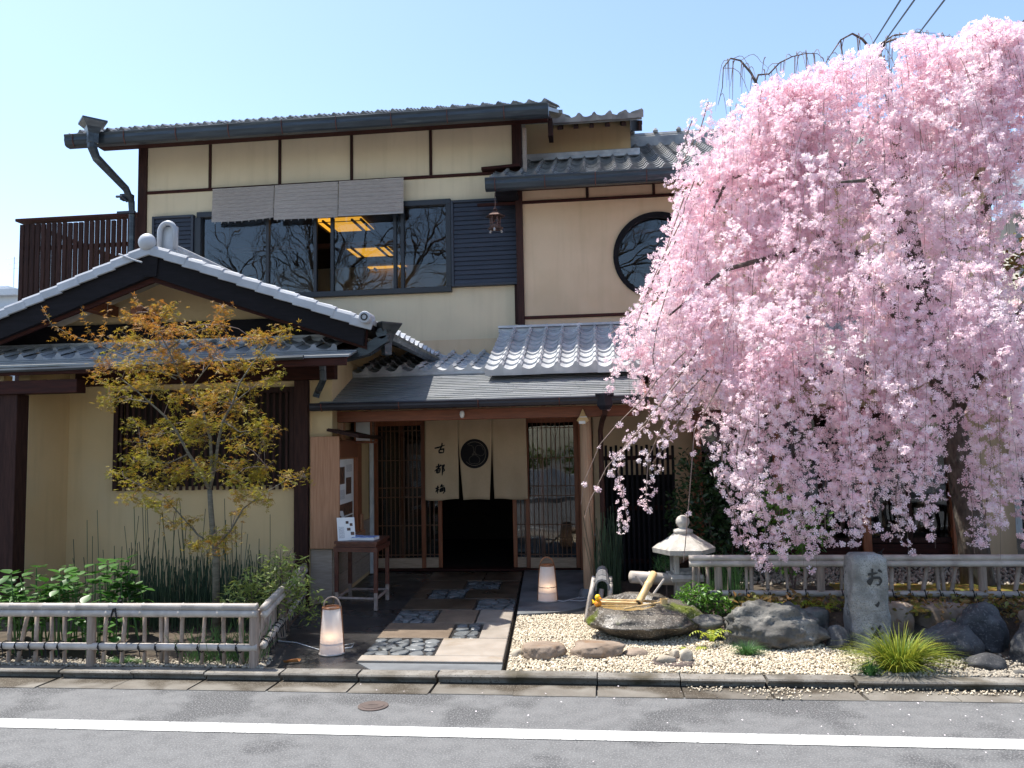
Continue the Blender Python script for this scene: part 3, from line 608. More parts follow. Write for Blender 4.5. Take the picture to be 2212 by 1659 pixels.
for r_in, r_out, y0, y1 in ((R-.035, R+.03, YR-.03, YR+.06),):
    m_ = 48; pr = [(r_in, y0), (r_out, y0), (r_out, y1), (r_in, y1)]
    vs = [(cx+r*math.cos(2*math.pi*k/m_), y, cz+r*math.sin(2*math.pi*k/m_)) for r, y in pr for k in range(m_)]
    rw.add(vs, [(j*m_+k, ((j+1) % 4)*m_+k, ((j+1) % 4)*m_+(k+1) % m_, j*m_+(k+1) % m_) for j in range(4) for k in range(m_)])
rwo = rw.build('round_window', 'wood_black', H, smooth=False)
MB().lathe([(R-.02, YR+.05), (R-.02, YR+.056)], (cx, 0, cz), 48, 'y').build('pane', 'glass', rwo)
B(cx-.30, cx-.27, YR+.06, YR+.09, cz-.42, cz+.42).build('inner_frame', 'wood_dark', rwo); B(cx-.27, cx+.4, YR+.06, YR+.09, cz+.30, cz+.36).build('inner_frame', 'wood_dark', rwo)
mb = MB(); mb.add([(-.9, YR+.13, 3.1), (4.6, YR+.13, 3.1), (4.6, 13, 3.1), (-.9, 13, 3.1), (-.9, YR+.13, 4.9), (4.6, YR+.13, 4.9), (4.6, 13, 4.9), (-.9, 13, 4.9)], [(0, 1, 2, 3), (4, 7, 6, 5), (0, 3, 7, 4), (1, 5, 6, 2), (3, 2, 6, 7)]); mb.build('wing_room', 'room_dark', H)
B(-1.045, -.955, YR-.035, YR+.05, 3.12, 4.98).build('post', 'wood_dark', H)
B(-.955, 4.8, YR-.02, YR+.02, 3.235, 3.275).build('rail', 'wood_dark_h', H)
B(-1.55, 4.8, YR-.03, YR+.02, 4.755, 4.79).build('rail', 'wood_dark_h', H)
B(-1.0, 4.8, YR-.05, YR+.02, 4.93, 5.03).build('eave_beam', 'wood_dark_h', H)
for x in (-.11, .74, 1.62, 2.5, 3.4): B(x-.018, x+.018, YR-.018, YR+.02, 4.79, 4.93).build('stud', 'wood_dark', H)
B(.74-.016, .74+.016, YR-.016, YR+.02, 3.13, 3.235).build('stud', 'wood_dark', H)
B(-1.28, -1.0, 9.9, YR+.1, 4.80, 4.87).build('beam_end', 'wood_black', H)
# upper right roof
sl_r = (6.40-4.85)/(12.8-9.45)
ur = MB().quadprism([(-1.32, 9.72, 4.92), (-1.32, 12.8, 6.37), (-1.32, 12.8, 6.40), (-1.32, 9.72, 4.96)], (6.4, 0, 0)).build('wing_roof', 'tile_old', H)
tile_roof(ur, -1.32, 5.08, 9.68, 4.94, 12.8, 6.41, .20, .2, 'tile_old', lambda x, r: x < 1.0 and r < 10, amp=.025, hump=.04)
MB().quadprism([(-1.28, 12.8, 6.37), (-1.28, 15.5, 5.2), (-1.28, 15.5, 5.24), (-1.28, 12.8, 6.41)], (6.3, 0, 0)).build('back_slope', 'tile_old', H)
MB().quadprism([(-1.3, 9.75, 4.89), (-1.3, YR, 5.08), (-1.3, YR, 5.11), (-1.3, 9.75, 4.92)], (6.2, 0, 0)).build('soffit', 'wood_dark_h', H)
rg = MB(); rg.box(.5, 5.0, 12.72, 12.88, 6.40, 6.58, c=.01); rg.tube([(.5, 12.8, 6.60), (5.0, 12.8, 6.60)], .06, 8); rgo = rg.build('ridge', 'tile_old', H)
for i in range(12): MB().lathe([(.035, -.03), (.045, 0), (.02, .04)], (.62+i*.37, 12.74, 6.66), 6).build('ridge_stud', 'tile_old', rgo)
gutter(H, -1.36, 5.1, 9.62, 4.855, r=.055, depth=.135, bracket=.62)
# flashing courses where the wing roof meets attic and main wall
for k in range(2): MB().box(a0-.05, a1+.12, AY-.14+.03*k, AY, 5.70+.06*k, 5.755+.06*k, c=.006).build('flashing_course', 'tile', H)
MB().quadprism([(-1.5, YW-.10, 5.27), (-.98, YW-.16, 5.27), (-.98, YW-.02, 5.27), (-1.5, YW-.0, 5.27)], (0, 0, .035)).build('flashing_board', 'wood_dark_h', H)
B(-.93, -.88, 10.05, 10.1, 5.15, 5.75).build('overflow_pipe', 'wood_grey', H)
# ---- pent roof over the ground floor, right part
pr_ = MB().quadprism([(-1.25, 8.56, 2.40), (-1.25, 10.12, 3.06), (-1.25, 10.12, 3.09), (-1.25, 8.56, 2.43)], (6.5, 0, 0)).build('pent_roof', 'tile', H)
tile_roof(pr_, -1.25, 5.25, 8.52, 2.415, 10.12, 3.09, .20, .2, 'tile', lambda x, r: x < 1.55, amp=.03, hump=.045, lip=.045)
MB().box(-1.28, 5.25, 9.98, 10.14, 3.05, 3.10, c=.005).build('flashing_course', 'tile', H); MB().box(-1.28, 5.25, 9.95, 10.14, 3.103, 3.135, c=.005).build('flashing_course', 'tile', H)
MB().quadprism([(.4, 8.62, 2.33), (.4, 10.1, 2.36), (.4, 10.1, 2.39), (.4, 8.62, 2.38)], (4.85, 0, 0)).build('soffit', 'wood_dark_h', H)
MB().quadprism([(-1.23, 8.6, 2.36), (-1.23, 8.6, 2.43), (-1.23, 10.1, 3.06), (-1.23, 10.1, 2.85)], (.03, 0, 0)).build('verge_board', 'tile', H)
gutter(H, .5, 5.2, 8.44, 2.34, r=.05, depth=.1, m='gutter', bracket=.7)
# left part of the entrance roof, lower pitch
pl_ = MB().quadprism([(-2.9, 8.9, 2.44), (-2.9, 10.28, 2.80), (-2.9, 10.28, 2.83), (-2.9, 8.9, 2.47)], (1.66, 0, 0)).build('entrance_roof', 'tile', H)
tile_roof(pl_, -2.86, -1.26, 8.9, 2.46, 10.26, 2.82, .2, .22, 'tile', lambda x, r: True, amp=.028, hump=.042, lip=.04)
for k in range(3): MB().box(-2.95+.15*k, -1.26, 10.12+.04*k, 10.29, 2.80+.05*k, 2.845+.05*k, c=.005).build('flashing_course', 'tile', H)
# ---- canopy of thin shingle courses, eave board, gutter
cn = MB().quadprism([(-2.86, 7.86, 2.03), (-2.86, 9.15, 2.455), (-2.86, 9.15, 2.475), (-2.86, 7.86, 2.05)], (3.25, 0, 0)).build('canopy', 'wood_red', H)
nc = 18
for k in range(nc):
    y0 = 7.82+k*.0715; z0 = 2.058+k*.0238; mb = MB(); x = -2.88; 
    while x < .40:
        x1 = min(.42, x+random.uniform(.16, .42)); dz = random.uniform(-.0015, .002)
        mb.quadprism([(x+.001, y0+random.uniform(-.002, .002), z0+.011+dz), (x+.001, y0+.1, z0+.035), (x+.001, y0+.1, z0+.028), (x+.001, y0+.004, z0-.001)], (x1-x-.002, 0, 0)); x = x1
    mb.build('shingle_course', 'shingle', cn)
MB().quadprism([(.42, 7.84, 2.02), (.42, 7.84, 2.07), (.42, 9.1, 2.49), (.42, 9.1, 2.43)], (.03, 0, 0)).build('verge_board', 'wood_red', cn)
gutter(H, -2.93, .45, 7.79, 2.03, m='gutter_canopy', r=.036, depth=.066, name='canopy_gutter', bracket=.8)
hp = MB(); hp.quadprism([(-.06, 7.70, 2.085), (.12, 7.70, 2.085), (.12, 7.83, 2.085), (-.06, 7.83, 2.085)], (0, 0, .012)); hp.lathe([(.045, 1.94), (.075, 1.98), (.09, 2.085)], (.03, 7.765, 0), 4); hp.build('rain_hopper', 'gutter_canopy', H)
MB().tube([(.03, 7.78, 1.96), (.03, 7.8, 1.91), (0.0, 8.15, 1.84), (-.02, 8.22, 1.75), (-.02, 8.22, .06)], .027, 8).build('downpipe', 'wood_dark', H)
B(-2.86, .38, 8.14, 8.26, 1.89, 2.0).build('canopy_beam', 'wood_red', H)
for i in range(11): x = -2.7+i*.3; MB().quadprism([(x, 7.9, 1.995), (x, 9.0, 2.355), (x, 9.0, 2.40), (x, 7.9, 2.04)], (.045, 0, 0)).build('rafter', 'wood_red', H)
B(-2.84, -2.72, 8.15, 8.25, 1.55, 1.885).build('post', 'cedar', H)
MB().lathe([(.062, .16), (.064, 1.0), (.06, 1.89)], (-.17, 8.2, 0), 14).build('post', 'wood_post', H, smooth=False)
MB().lathe([(.13, .05), (.12, .12), (.085, .165)], (-.17, 8.2, 0), 14).build('post_base_stone', 'concrete', H)
# small round porch bulb
MB().lathe([(.012, 1.98), (.022, 1.965), (.026, 1.94), (.02, 1.915), (.006, 1.905)], (onY(998, 880, 8.1).x, 8.1, 0), 10).build('porch_bulb', 'paper', H, smooth=True)
# ---- entrance wall above and beside the doors
mb = MB(); mb.box(-3.0, 1.15, YD+.06, YD+.16, 2.0, 3.0); mb.box(-.12, 1.15, YD+.02, YD+.12, 0, 2.0); mb.build('entrance_wall', 'plaster_r', H)
B(-3.0, -.14, YD-.06, YD+.12, 1.955, 2.03).build('lintel', 'wood_red', H)
B(-3.03, -2.945, YD-.07, YD+.1, .05, 1.955).build('door_post', 'wood_red_v', H); B(-.31, -.25, YD-.06, YD+.1, .05, 1.955).build('door_post', 'wood_red_v', H); B(-.23, -.195, YD-.1, YD-.02, .08, 1.95).build('rain_pipe', 'white_metal', H)
B(-2.945, -.31, YD-.06, YD+.14, .055, .085).build('door_sill', 'wood_dark_h', H)
def lattice_door(x0, x1, y, nb, hs):
    d = MB(); z0, z1 = .086, 1.955
    d.box(x0, x0+.05, y, y+.035, z0, z1, c=.003); d.box(x1-.05, x1, y, y+.035, z0, z1, c=.003); d.box(x0+.05, x1-.05, y, y+.035, z1-.06, z1, c=.003)
    d = d.build('door', 'wood_red_v', H)
    MB().box(x0+.051, x1-.051, y+.002, y+.033, z0, z0+.125, c=.003).build('bottom_rail', 'wood_pale', d)
    for i in range(nb): x = x0+.05+(x1-x0-.1)*(i+1)/(nb+1); MB().box(x-.005, x+.005, y+.003, y+.017, z0+.125, z1-.06).build('bar', 'wood_bar', d)
    for z in hs: MB().box(x0+.05, x1-.05, y+.0, y+.014, z-.0055, z+.0055).build('crossbar', 'wood_bar', d)
    MB().box(x0+.05, x1-.05, y+.02, y+.024, z0+.125, z1-.06).build('pane', 'glass_door', d)
hs = (.25, .62, .98, 1.10, 1.45, 1.83)
lattice_door(-2.94, -2.27, YD, 9, hs); lattice_door(-2.60, -2.065, YD+.05, 7, hs)
lattice_door(-.985, -.315, YD, 9, hs); lattice_door(-1.155, -.75, YD+.05, 5, hs)
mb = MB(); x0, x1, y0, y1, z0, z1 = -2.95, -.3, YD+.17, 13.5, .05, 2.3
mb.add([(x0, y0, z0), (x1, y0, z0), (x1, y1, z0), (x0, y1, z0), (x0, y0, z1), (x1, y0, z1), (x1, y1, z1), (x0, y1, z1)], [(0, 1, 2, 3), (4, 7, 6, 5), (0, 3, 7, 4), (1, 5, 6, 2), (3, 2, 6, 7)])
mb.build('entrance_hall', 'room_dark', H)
# ---- ground floor of the right wing behind the garden
B(1.15, 4.8, YD+.02, YD+.12, 1.98, 2.42).build('band_wall', 'plaster_r', H); B(1.1, 4.5, YD-.03, YD+.1, 1.93, 2.0).build('lintel', 'wood_red', H)
B(4.15, 4.8, YD+.02, YD+.12, 0, 1.98).build('end_wall', 'plaster_r', H); B(1.15, 4.15, YD+.0, YD+.12, .05, .36).build('sill_wall', 'wood_dark_h', H)
for x in (1.15, 2.1, 3.1, 4.12): B(x-.05, x+.05, YD-.05, YD+.1, .05, 1.93).build('post', 'wood_red_v', H)
for a, b in ((1.2, 2.05), (2.15, 3.05), (3.15, 4.07)):
    wd = MB(); wd.box(a, b, YD+.0, YD+.04, 1.86, 1.92, c=.003); wd.box(a, b, YD, YD+.04, .37, .43, c=.003); wd.box((a+b)/2-.025, (a+b)/2+.025, YD, YD+.04, .43, 1.86, c=.003); wd = wd.build('window', 'wood_dark', H)
    MB().box(a, b, YD+.02, YD+.025, .43, 1.86).build('pane', 'glass', wd)
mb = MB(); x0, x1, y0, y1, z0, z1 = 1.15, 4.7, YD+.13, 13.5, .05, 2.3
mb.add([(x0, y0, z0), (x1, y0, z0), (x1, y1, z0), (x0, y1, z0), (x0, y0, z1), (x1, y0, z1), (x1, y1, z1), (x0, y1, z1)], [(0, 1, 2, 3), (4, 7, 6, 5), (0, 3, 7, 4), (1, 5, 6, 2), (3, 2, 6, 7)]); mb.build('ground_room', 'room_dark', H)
MB().tube([(4.86, 9.95, .1), (4.86, 9.95, 2.3)], .045, 8).build('downpipe', 'shutter', H)
# ---- balcony of slats at the upper left
bk = MB(); bk.box(-8.76, -6.40, 10.92, 11.10, 5.145, 5.19, c=.006); bk = bk.build('balcony', 'wood_dark_h', H)
B(-8.7, -6.4, 11.0, 11.08, 4.72, 4.77).build('rail', 'wood_dark_h', bk); B(-8.7, -6.4, 11.0, 13.5, 3.55, 3.72).build('deck', 'wood_dark_h', bk); B(-8.76, -8.66, 11.11, 13.4, 5.14, 5.185).build('side_rail', 'wood_dark_h', bk)
n = 27
for i in range(n):
    x = -8.66+i*(2.26/(n-1)); lean = 0
    B(x-.033, x+.033, 10.94, 10.975, 3.72, 5.10+random.uniform(-.01, .005)).build('slat', 'wood_dark', bk)
for i in range(9): y = 11.2+i*.25; B(-8.72, -8.68, y, y+.07, 3.72, 5.14).build('slat', 'wood_dark', bk)
B(-8.75, -8.65, 11.0, 11.1, 0.0, 3.55).build('post', 'wood_dark', bk); B(-8.75, -8.65, 13.2, 13.3, 0.0, 3.55).build('post', 'wood_dark', bk)
# ================================================================== GABLED ANNEX (left)
A = thing('gabled_annex', 'single storey cream annex with black gable boards and lattice window behind the bamboo fence', 'building', (-4.36, 8.5, 0))
YA = 7.9; RX = -4.36; SLP = .375
zt = lambda x: 3.575-SLP*abs(x-RX)
mb = MB()
for a in [(-5.64, -5.07, YA, YA+.12, 0, 2.74), (-5.07, -3.15, YA, YA+.12, 2.25, 2.74), (-5.07, -3.15, YA, YA+.12, 0, 1.25), (-3.15, -2.98, YA, YA+.12, 0, 2.74)]: mb.box(*a)
mb.box(-5.76, -5.64, 7.3, YA+.12, 0, 2.5)                                # return wall to the projecting bay
mb.box(-9.0, -5.86, 7.22, 7.34, 0, 2.4)
mb.build('front_wall', 'plaster', A)
mb = MB(); mb.quadprism([(-6.35, YA, 2.74), (-2.75, YA, 2.74), (-2.75, YA, zt(-2.75)-.08), (RX, YA, 3.5), (-6.35, YA, zt(-6.35)-.08)], (0, .1, 0)); mb.build('gable_wall', 'plaster', A)
B(-6.5, -2.62, YA-.06, YA+.02, 2.745, 2.975).build('tie_beam', 'wood_black', A)
B(-3.13, -2.985, YA-.06, YA+.09, .05, 2.32).build('post', 'wood_dark', A); B(-5.855, -5.645, 7.14, 7.33, .05, 2.2).build('post', 'wood_dark', A)
B(-5.5, -2.68, YA-.12, YA-.02, 2.32, 2.47).build('beam', 'wood_dark_h', A); B(-8.0, -5.0, 7.1, 7.24, 2.2, 2.33).build('beam', 'wood_dark_h', A)
B(-4.75, -4.62, YA-.35, YA, 2.985, 3.1).build('purlin_end', 'wood_red', A); B(-5.22, -5.1, 7.4, YA+.05, 3.06, 3.17).build('purlin_end', 'wood_red', A); B(-3.62, -3.5, 7.4, YA+.05, 3.06, 3.17).build('purlin_end', 'wood_dark', A); B(-2.7, -2.58, 7.4, YA+.05, 2.74, 2.84).build('purlin_end', 'wood_dark', A)
# lattice window of round bars
lw = MB(); lw.box(-5.1, -5.05, YA-.06, YA+.06, 1.22, 2.26, c=.003); lw.box(-3.18, -3.13, YA-.058, YA+.06, 1.22, 2.26, c=.003); lw.box(-5.05, -3.18, YA-.03, YA+.06, 2.2, 2.26, c=.003); lw = lw.build('lattice_window', 'wood_dark', A)
MB().box(-5.07, -3.15, YA+.1, YA+.11, 1.25, 2.25).build('backing', 'room_dark', lw)
n = 28
for i in range(n): x = -5.05+1.87*(i+.5)/n; MB().tube([(x, YA-.045, 1.215+random.uniform(-.006, .006)), (x, YA-.045, 2.2)], .016, 6).build('bar', 'wood_dark', lw)
# bargeboards
for sgn, xe in ((1, -2.2), (-1, -6.6)):
    d = (xe-RX); mb = MB()
    mb.quadprism([(RX, 7.25, zt(RX)), (xe, 7.25, zt(xe)), (xe-.02*sgn, 7.25, zt(xe)-.19), (RX+d*.5, 7.25, zt(RX+d*.5)-.225), (RX, 7.25, zt(RX)-.24)], (0, .05, 0)); mb.build('bargeboard', 'wood_black', A)
    mb = MB(); mb.quadprism([(RX, 7.31, zt(RX)-.02), (xe, 7.31, zt(xe)-.02), (xe, 7.31, zt(xe)-.22), (RX, 7.31, zt(RX)-.29)], (0, .035, 0)); mb.build('bargeboard_lining', 'wood_dark_h', A)
mb = MB(); mb.quadprism([(RX-.09, 7.235, zt(RX)-.02), (RX+.09, 7.235, zt(RX)-.02), (RX+.07, 7.235, zt(RX)-.25), (RX-.07, 7.235, zt(RX)-.25)], (0, .014, 0)); mb.build('gable_plate', 'wood_black', A)
# roof slopes
rf = MB().quadprism([(RX, 7.29, 3.565), (-2.13, 7.29, zt(-2.13)-.01), (-2.13, 7.29, zt(-2.13)+.03), (RX, 7.29, 3.61)], (0, 2.98, 0)).build('roof', 'wood_black', A)
MB().quadprism([(RX, 7.29, 3.565), (-6.6, 7.29, zt(-6.6)-.01), (-6.6, 7.29, zt(-6.6)+.03), (RX, 7.29, 3.61)], (0, 2.98, 0)).build('roof_slope', 'tile', A)
ct = math.cos(math.atan(SLP)); st = math.sin(math.atan(SLP)); cw = .2; rl = .21; rows = 11
me1, t1 = tile_mesh('tile', cw, rl, 'tile', .028, .045); me2, t2 = tile_mesh('tile', cw, rl, 'tile', .028, .045, lip=.04); rest = MB()
for r in range(rows):
    for c in range(13):
        q = Vector((-2.08, 7.46+c*.212, zt(-2.08)+.045))+Vector((-ct, 0, st))*(r*rl)
        M = Matrix.Translation(q) @ Matrix(((0, -ct, st, 0), (1, 0, 0, 0), (0, st, ct, 0), (0, 0, 0, 1)))
        if r < 2: inst('tile', me2 if r == 0 else me1, rf, M)
        else: rest.add([M @ V3(p) for p in t1[0]], t1[1])
tag(rest.build('tile_field', 'tile', rf), kind='stuff')
# verge tiles along both gable edges: each a capped tile lapping the next
def verge_mesh(L):
    mb = MB(); pr = [(0, -.055), (-.008, -.05), (-.008, .02), (.004, .042), (.03, .05), (.1, .04), (.22, .035), (.22, .0), (.012, .0), (.012, -.055)]
    n = len(pr); vs = [(0, a, b+.014) for a, b in pr]+[(L*1.08, a, b) for a, b in pr]
    mb.add(vs, [(i, (i+1) % n, n+(i+1) % n, n+i) for i in range(n)]+[tuple(range(n))[::-1], tuple(range(n, 2*n))]); return mb.mesh('verge_tile', 'tile_light')
vm = verge_mesh(.2)
for sgn in (1, -1):
    nt_ = 12
    for i in range(nt_):
        x = RX+sgn*(2.24-i*.186)
        q = Vector((x, 7.215+random.uniform(-.003, .003), zt(x)+.02)); ax = Vector((-sgn*ct, 0, st)); nr = Vector((sgn*st, 0, ct)); 
        M = Matrix.Translation(q) @ Matrix(((ax.x, 0, nr.x, 0), (0, 1, 0, 0), (ax.z, 0, nr.z, 0), (0, 0, 0, 1))) @ Matrix.Rotation(random.uniform(-.012, .012), 4, 'Y')
        inst('verge_tile', vm, rf, M)
mb = MB(); mb.lathe([(.052, 7.13), (.058, 7.14), (.058, 7.3)], (-2.17, 0, zt(-2.17)+.075), 16, 'y'); e_ = mb.build('round_end_tile', 'tile_light', rf)
MB().lathe([(.022, 7.122), (.034, 7.122), (.034, 7.132), (.022, 7.132)], (-2.17, 0, zt(-2.17)+.075), 12, 'y', cap=False).build('ring', 'carved', e_)
# ridge with its end ornament
rd = MB(); rd.tube([(RX, 7.5, 3.70), (RX, 10.26, 3.70)], .06, 10); rd.box(RX-.07, RX+.07, 7.45, 10.26, 3.6, 3.68, c=.005); rd = rd.build('ridge', 'tile', rf)
ob = []
for k in range(15):
    a = math.pi*k/14; ob.append((RX+.11+.082*math.cos(a)*1.0, 7.36, 3.79+.10*math.sin(a)))
ob = [(RX+.195, 7.36, 3.62)]+ob+[(RX+.025, 7.36, 3.62)]
MB().tube(ob, .026, 8).build('ridge_ornament', 'tile_light', rf, smooth=True); MB().box(RX+.03, RX+.19, 7.39, 7.42, 3.6, 3.86).build('ornament_plate', 'tile', rf)
v, f = ICO[3]; mb = MB(); mb.add([(RX-.02+a*.088, 7.22+b*.06, 3.665+c*.088) for a, b, c in v], f); mb.build('ridge_ball', 'tile_light', rf, smooth=True)
MB().tube([(RX-.3, 7.2, 3.555), (RX-.12, 7.17, 3.48), (RX-.04, 7.17, 3.455)], .009, 5).build('loose_wire', 'tile_light', rf)
# eave gutter of the right slope with hopper
mb = MB(); mb.tube([(-2.06, 7.32, 2.70), (-2.06, 10.2, 2.70)], .055, 8); mb.build('gutter', 'gutter', A)
mb = MB(); mb.lathe([(.05, 2.50), (.055, 2.62), (.09, 2.70), (.155, 2.79), (.16, 2.805), (.13, 2.8)], (-2.04, 7.42, 0), 4); mb.build('rain_hopper', 'gutter', A)
mb = MB(); mb.quadprism([(-2.55, 7.32, 2.42), (-2.2, 7.32, 2.5), (-2.0, 7.32, 2.62), (-2.0, 7.32, 2.68), (-2.12, 7.32, 2.66), (-2.3, 7.32, 2.56), (-2.55, 7.32, 2.5)], (0, .12, 0)); mb.build('gutter_elbow', 'gutter', A)
mb = MB(); mb.tube([(-2.74, 7.6, 2.45), (-2.74, 7.62, 2.3), (-2.8, 7.68, 2.22), (-2.87, 7.82, 2.2), (-2.89, 7.82, 2.14)], .035, 8); mb.build('drain_pipe', 'gutter', A)
# ---- pent roof across the front
pn = MB().quadprism([(-8.5, 7.1, 2.42), (-8.5, 7.88, 2.68), (-8.5, 7.88, 2.70), (-8.5, 7.1, 2.47)], (6.15, 0, 0)).build('pent_roof', 'wood_dark_h', A)
tile_roof(pn, -6.6, -2.52, 7.40, 2.545, 7.86, 2.72, .2, .22, 'tile_light', lambda x, r: True, amp=.026, hump=.036, lip=.035)
for k in range(3): MB().quadprism([(-8.5, 7.07+k*.115, 2.455+k*.034), (-8.5, 7.07+k*.115, 2.475+k*.034), (-8.5, 7.2+k*.115, 2.503+k*.034), (-8.5, 7.2+k*.115, 2.49+k*.034)], (6.2, 0, 0)).build('metal_course', 'shingle', pn)
MB().box(-8.5, -2.33, 7.09, 7.115, 2.38, 2.45, c=.004).build('fascia', 'wood_dark_h', pn)
MB().tube([(-8.5, 7.04, 2.42), (-5.2, 7.04, 2.425), (-2.72, 7.04, 2.46)], .022, 6).build('gutter', 'gutter', pn)
MB().box(-8.5, -2.45, 7.80, YA-.065, 2.71, 2.75, c=.004).build('flashing_course', 'tile', pn); MB().box(-8.5, -2.45, 7.815, YA-.065, 2.752, 2.785, c=.004).build('flashing_course', 'tile', pn)
# ---- side wall along the forecourt (slightly skew) with plank siding below
P0, P1 = Vector((-2.75, 7.9, 0)), Vector((-2.95, 9.98, 0)); WD = (P1-P0).normalized(); WN = Vector((WD.y, -WD.x, 0)); WL = (P1-P0).length
def Wp(s, o, z): q = P0+WD*s+WN*o; return Vector((q.x, q.y, z))
def wbox(s0, s1, o0, o1, z0, z1, m, name, parent, c=.003):
    Mx = Matrix(((WD.x, WN.x, 0, P0.x), (WD.y, WN.y, 0, P0.y), (0, 0, 1, 0), (0, 0, 0, 1)))
    return MB().box(s0, s1, o0, o1, z0, z1, c=c, M=Mx).build(name, m, parent)
mb = MB(); mb.quadprism([(-2.98, 7.925, .05), (-2.755, 7.925, .05), (-2.955, 9.98, .05), (-3.15, 9.98, .05)], (0, 0, 2.55)); mb.build('side_wall', 'plaster', A)
for k in range(3): wbox(.03, WL, -.01, .012, .10+k*.215, .31+k*.215, 'wood_grey', 'siding_board', A)
MB().box(-2.975, -2.75, 7.90, 7.922, .06, .60, c=.003).build('end_board', 'wood_grey', A)
wbox(1.9, 1.94, .01, .06, .06, 2.0, 'white_metal', 'rain_pipe', A)
# ================================================================== NOTICE CASE on the side wall
N = thing('notice_case', 'cedar notice case with small shingle roof and posters on the entrance side wall', 'notice board', Wp(.3, 0, .6))
MB().box(-2.965, -2.66, 7.86, 7.885, .61, 1.74, c=.003).build('side_panel', 'cedar', N)
wbox(.0, 1.12, .013, .03, .62, 1.72, 'cedar', 'back_board', N); wbox(.9, 1.12, .03, .075, .66, 1.7, 'wood_red_v', 'frame_post', N); wbox(0, .9, .03, .075, 1.52, 1.70, 'wood_red', 'header', N); wbox(-.02, 1.14, .03, .11, .61, .68, 'cedar', 'sill', N)
wbox(1.02, 1.14, .075, .09, .66, .86, 'cedar', 'frame_patch', N)
pf = wbox(.06, .86, .031, .034, .74, 1.5, 'paper', 'poster', N, c=0)
for s0, s1, z0, z1, m in ((.18, .42, 1.24, 1.42, 'photo_food'), (.48, .74, 1.12, 1.3, 'photo_food'), (.5, .78, 1.36, 1.44, 'print_grey'), (.16, .42, 1.08, 1.18, 'print_grey'), (.2, .8, .9, 1.03, 'photo_food'), (.2, .8, .76, .885, 'photo_food'), (.4, .78, .705, .745, 'print_grey')): wbox(s0, s1, .0345, .0355, z0, z1, m, 'printed_picture', pf, c=0)
mb = MB(); mb.quadprism([Wp(.02, .045, .69), Wp(.5, .06, .69), Wp(.3, .04, .96), Wp(.02, .04, .98)], WN*.003); lp = mb.build('leaning_leaflet', 'paper', N)
mb = MB(); mb.quadprism([Wp(.04, .05, .82), Wp(.26, .055, .82), Wp(.18, .05, .92), Wp(.04, .05, .93)], WN*.001); mb.build('printed_picture', 'photo_food', lp)
Mx = Matrix(((WD.x, WN.x, 0, P0.x), (WD.y, WN.y, 0, P0.y), (0, 0, 1, 0), (0, 0, 0, 1)))
mb = MB(); mb.quadprism([Mx @ V3(p) for p in [(-.14, -.02, 1.79), (-.14, .30, 1.715), (-.14, .30, 1.735), (-.14, -.02, 1.815)]], WD*1.42); mb.build('roof_slab', 'wood_dark', N)
for k in range(4): mb = MB(); o0 = .31-.075*k; zz = 1.737+.0178*k; mb.quadprism([Mx @ V3(p) for p in [(-.15, o0, zz), (-.15, o0, zz+.009), (-.15, o0-.09, zz+.03), (-.15, o0-.09, zz+.021)]], WD*1.44); mb.build('roof_board', 'wood_dark', N)
# ---- square paper wall lamp
L_ = thing('wall_lamp', 'square wooden wall lamp with white paper sides beside the entrance', 'lamp', Wp(1.05, .1, 1.67))
wbox(.83, 1.06, .06, .24, 1.70, 1.93, 'paper', 'paper_box', L_, c=0)
for s in (.82, 1.05):
    for o in (.05, .23): wbox(s, s+.02, o, o+.02, 1.67, 1.96, 'wood_red_v', 'corner_post', L_)
for z in (1.67, 1.94): wbox(.81, 1.08, .04, .26, z, z+.022, 'wood_red', 'frame', L_)
for k in range(3): wbox(.88+.055*k, .89+.055*k, .242, .25, 1.70, 1.94, 'wood_bar', 'lattice_bar', L_)
for z in (1.78, 1.86): wbox(.84, 1.05, .242, .248, z, z+.01, 'wood_bar', 'lattice_bar', L_)
wbox(.9, .98, 0.0, .06, 1.75, 1.9, 'wood_dark', 'wall_bracket', L_)
# ================================================================== ENTRANCE OBJECTS
# ---- noren curtain
YN = 9.88
NX = lambda x, y: onY(*Z6(x, y), YN)
xa, xb = onY(917, 905, YN).x, onY(1136, 900, YN).x; wd = xb-xa; zT, zB = 1.985, .955
Nn = thing('noren_curtain', 'beige linen split curtain with three black characters and round leaf crest over the door', 'curtain', ((xa+xb)/2, YN, zB))
def nwave(x, z): return -.020*math.sin((x-xa)*9+1)*max(0, (zT-z))**1.2 - .006*math.sin(x*23)*max(0, zT-z)
s1, s2 = xa+wd*.331, xa+wd*.664
def panel(x0, x1, l_in, r_in, wob):
    def fn(u, v):
        z = zT-(zT-zB)*v; g = max(0, (v-.24)/.76)**1.15
        x = x0+(x1-x0)*u + (l_in*g)*(1-u) - (r_in*g)*u
        return (x, YN+nwave(x, z)+.004*math.sin(v*7+u*4)*v, z-.008*math.sin(u*5+wob)*v**3-.012*v*v*(1-abs(2*u-1))*.5)
    o = MB().grid(fn, 16, 24).build('curtain_panel', 'linen', Nn, smooth=True)
    md = o.modifiers.new('cloth_thickness', 'SOLIDIFY'); md.thickness = .003; md.offset = 1; return o
pa = panel(xa, s1-.001, .0, .0, .3); pb = panel(s1+.001, s2-.001, .052, .036, 2); pc = panel(s2+.001, xb, .02, -.004, 4)
fit = lambda q: Vector((q.x, YN+nwave(q.x, q.z)-.0075, q.z))
mp_ = lambda x, y: fit(NX(x, y))
KO = [[(385, 668), (440, 657), (532, 622)], [(492, 590), (488, 630), (470, 672), (442, 712)], [(452, 690), (446, 736)], [(452, 692), (516, 676), (510, 736)], [(448, 732), (514, 730)]]
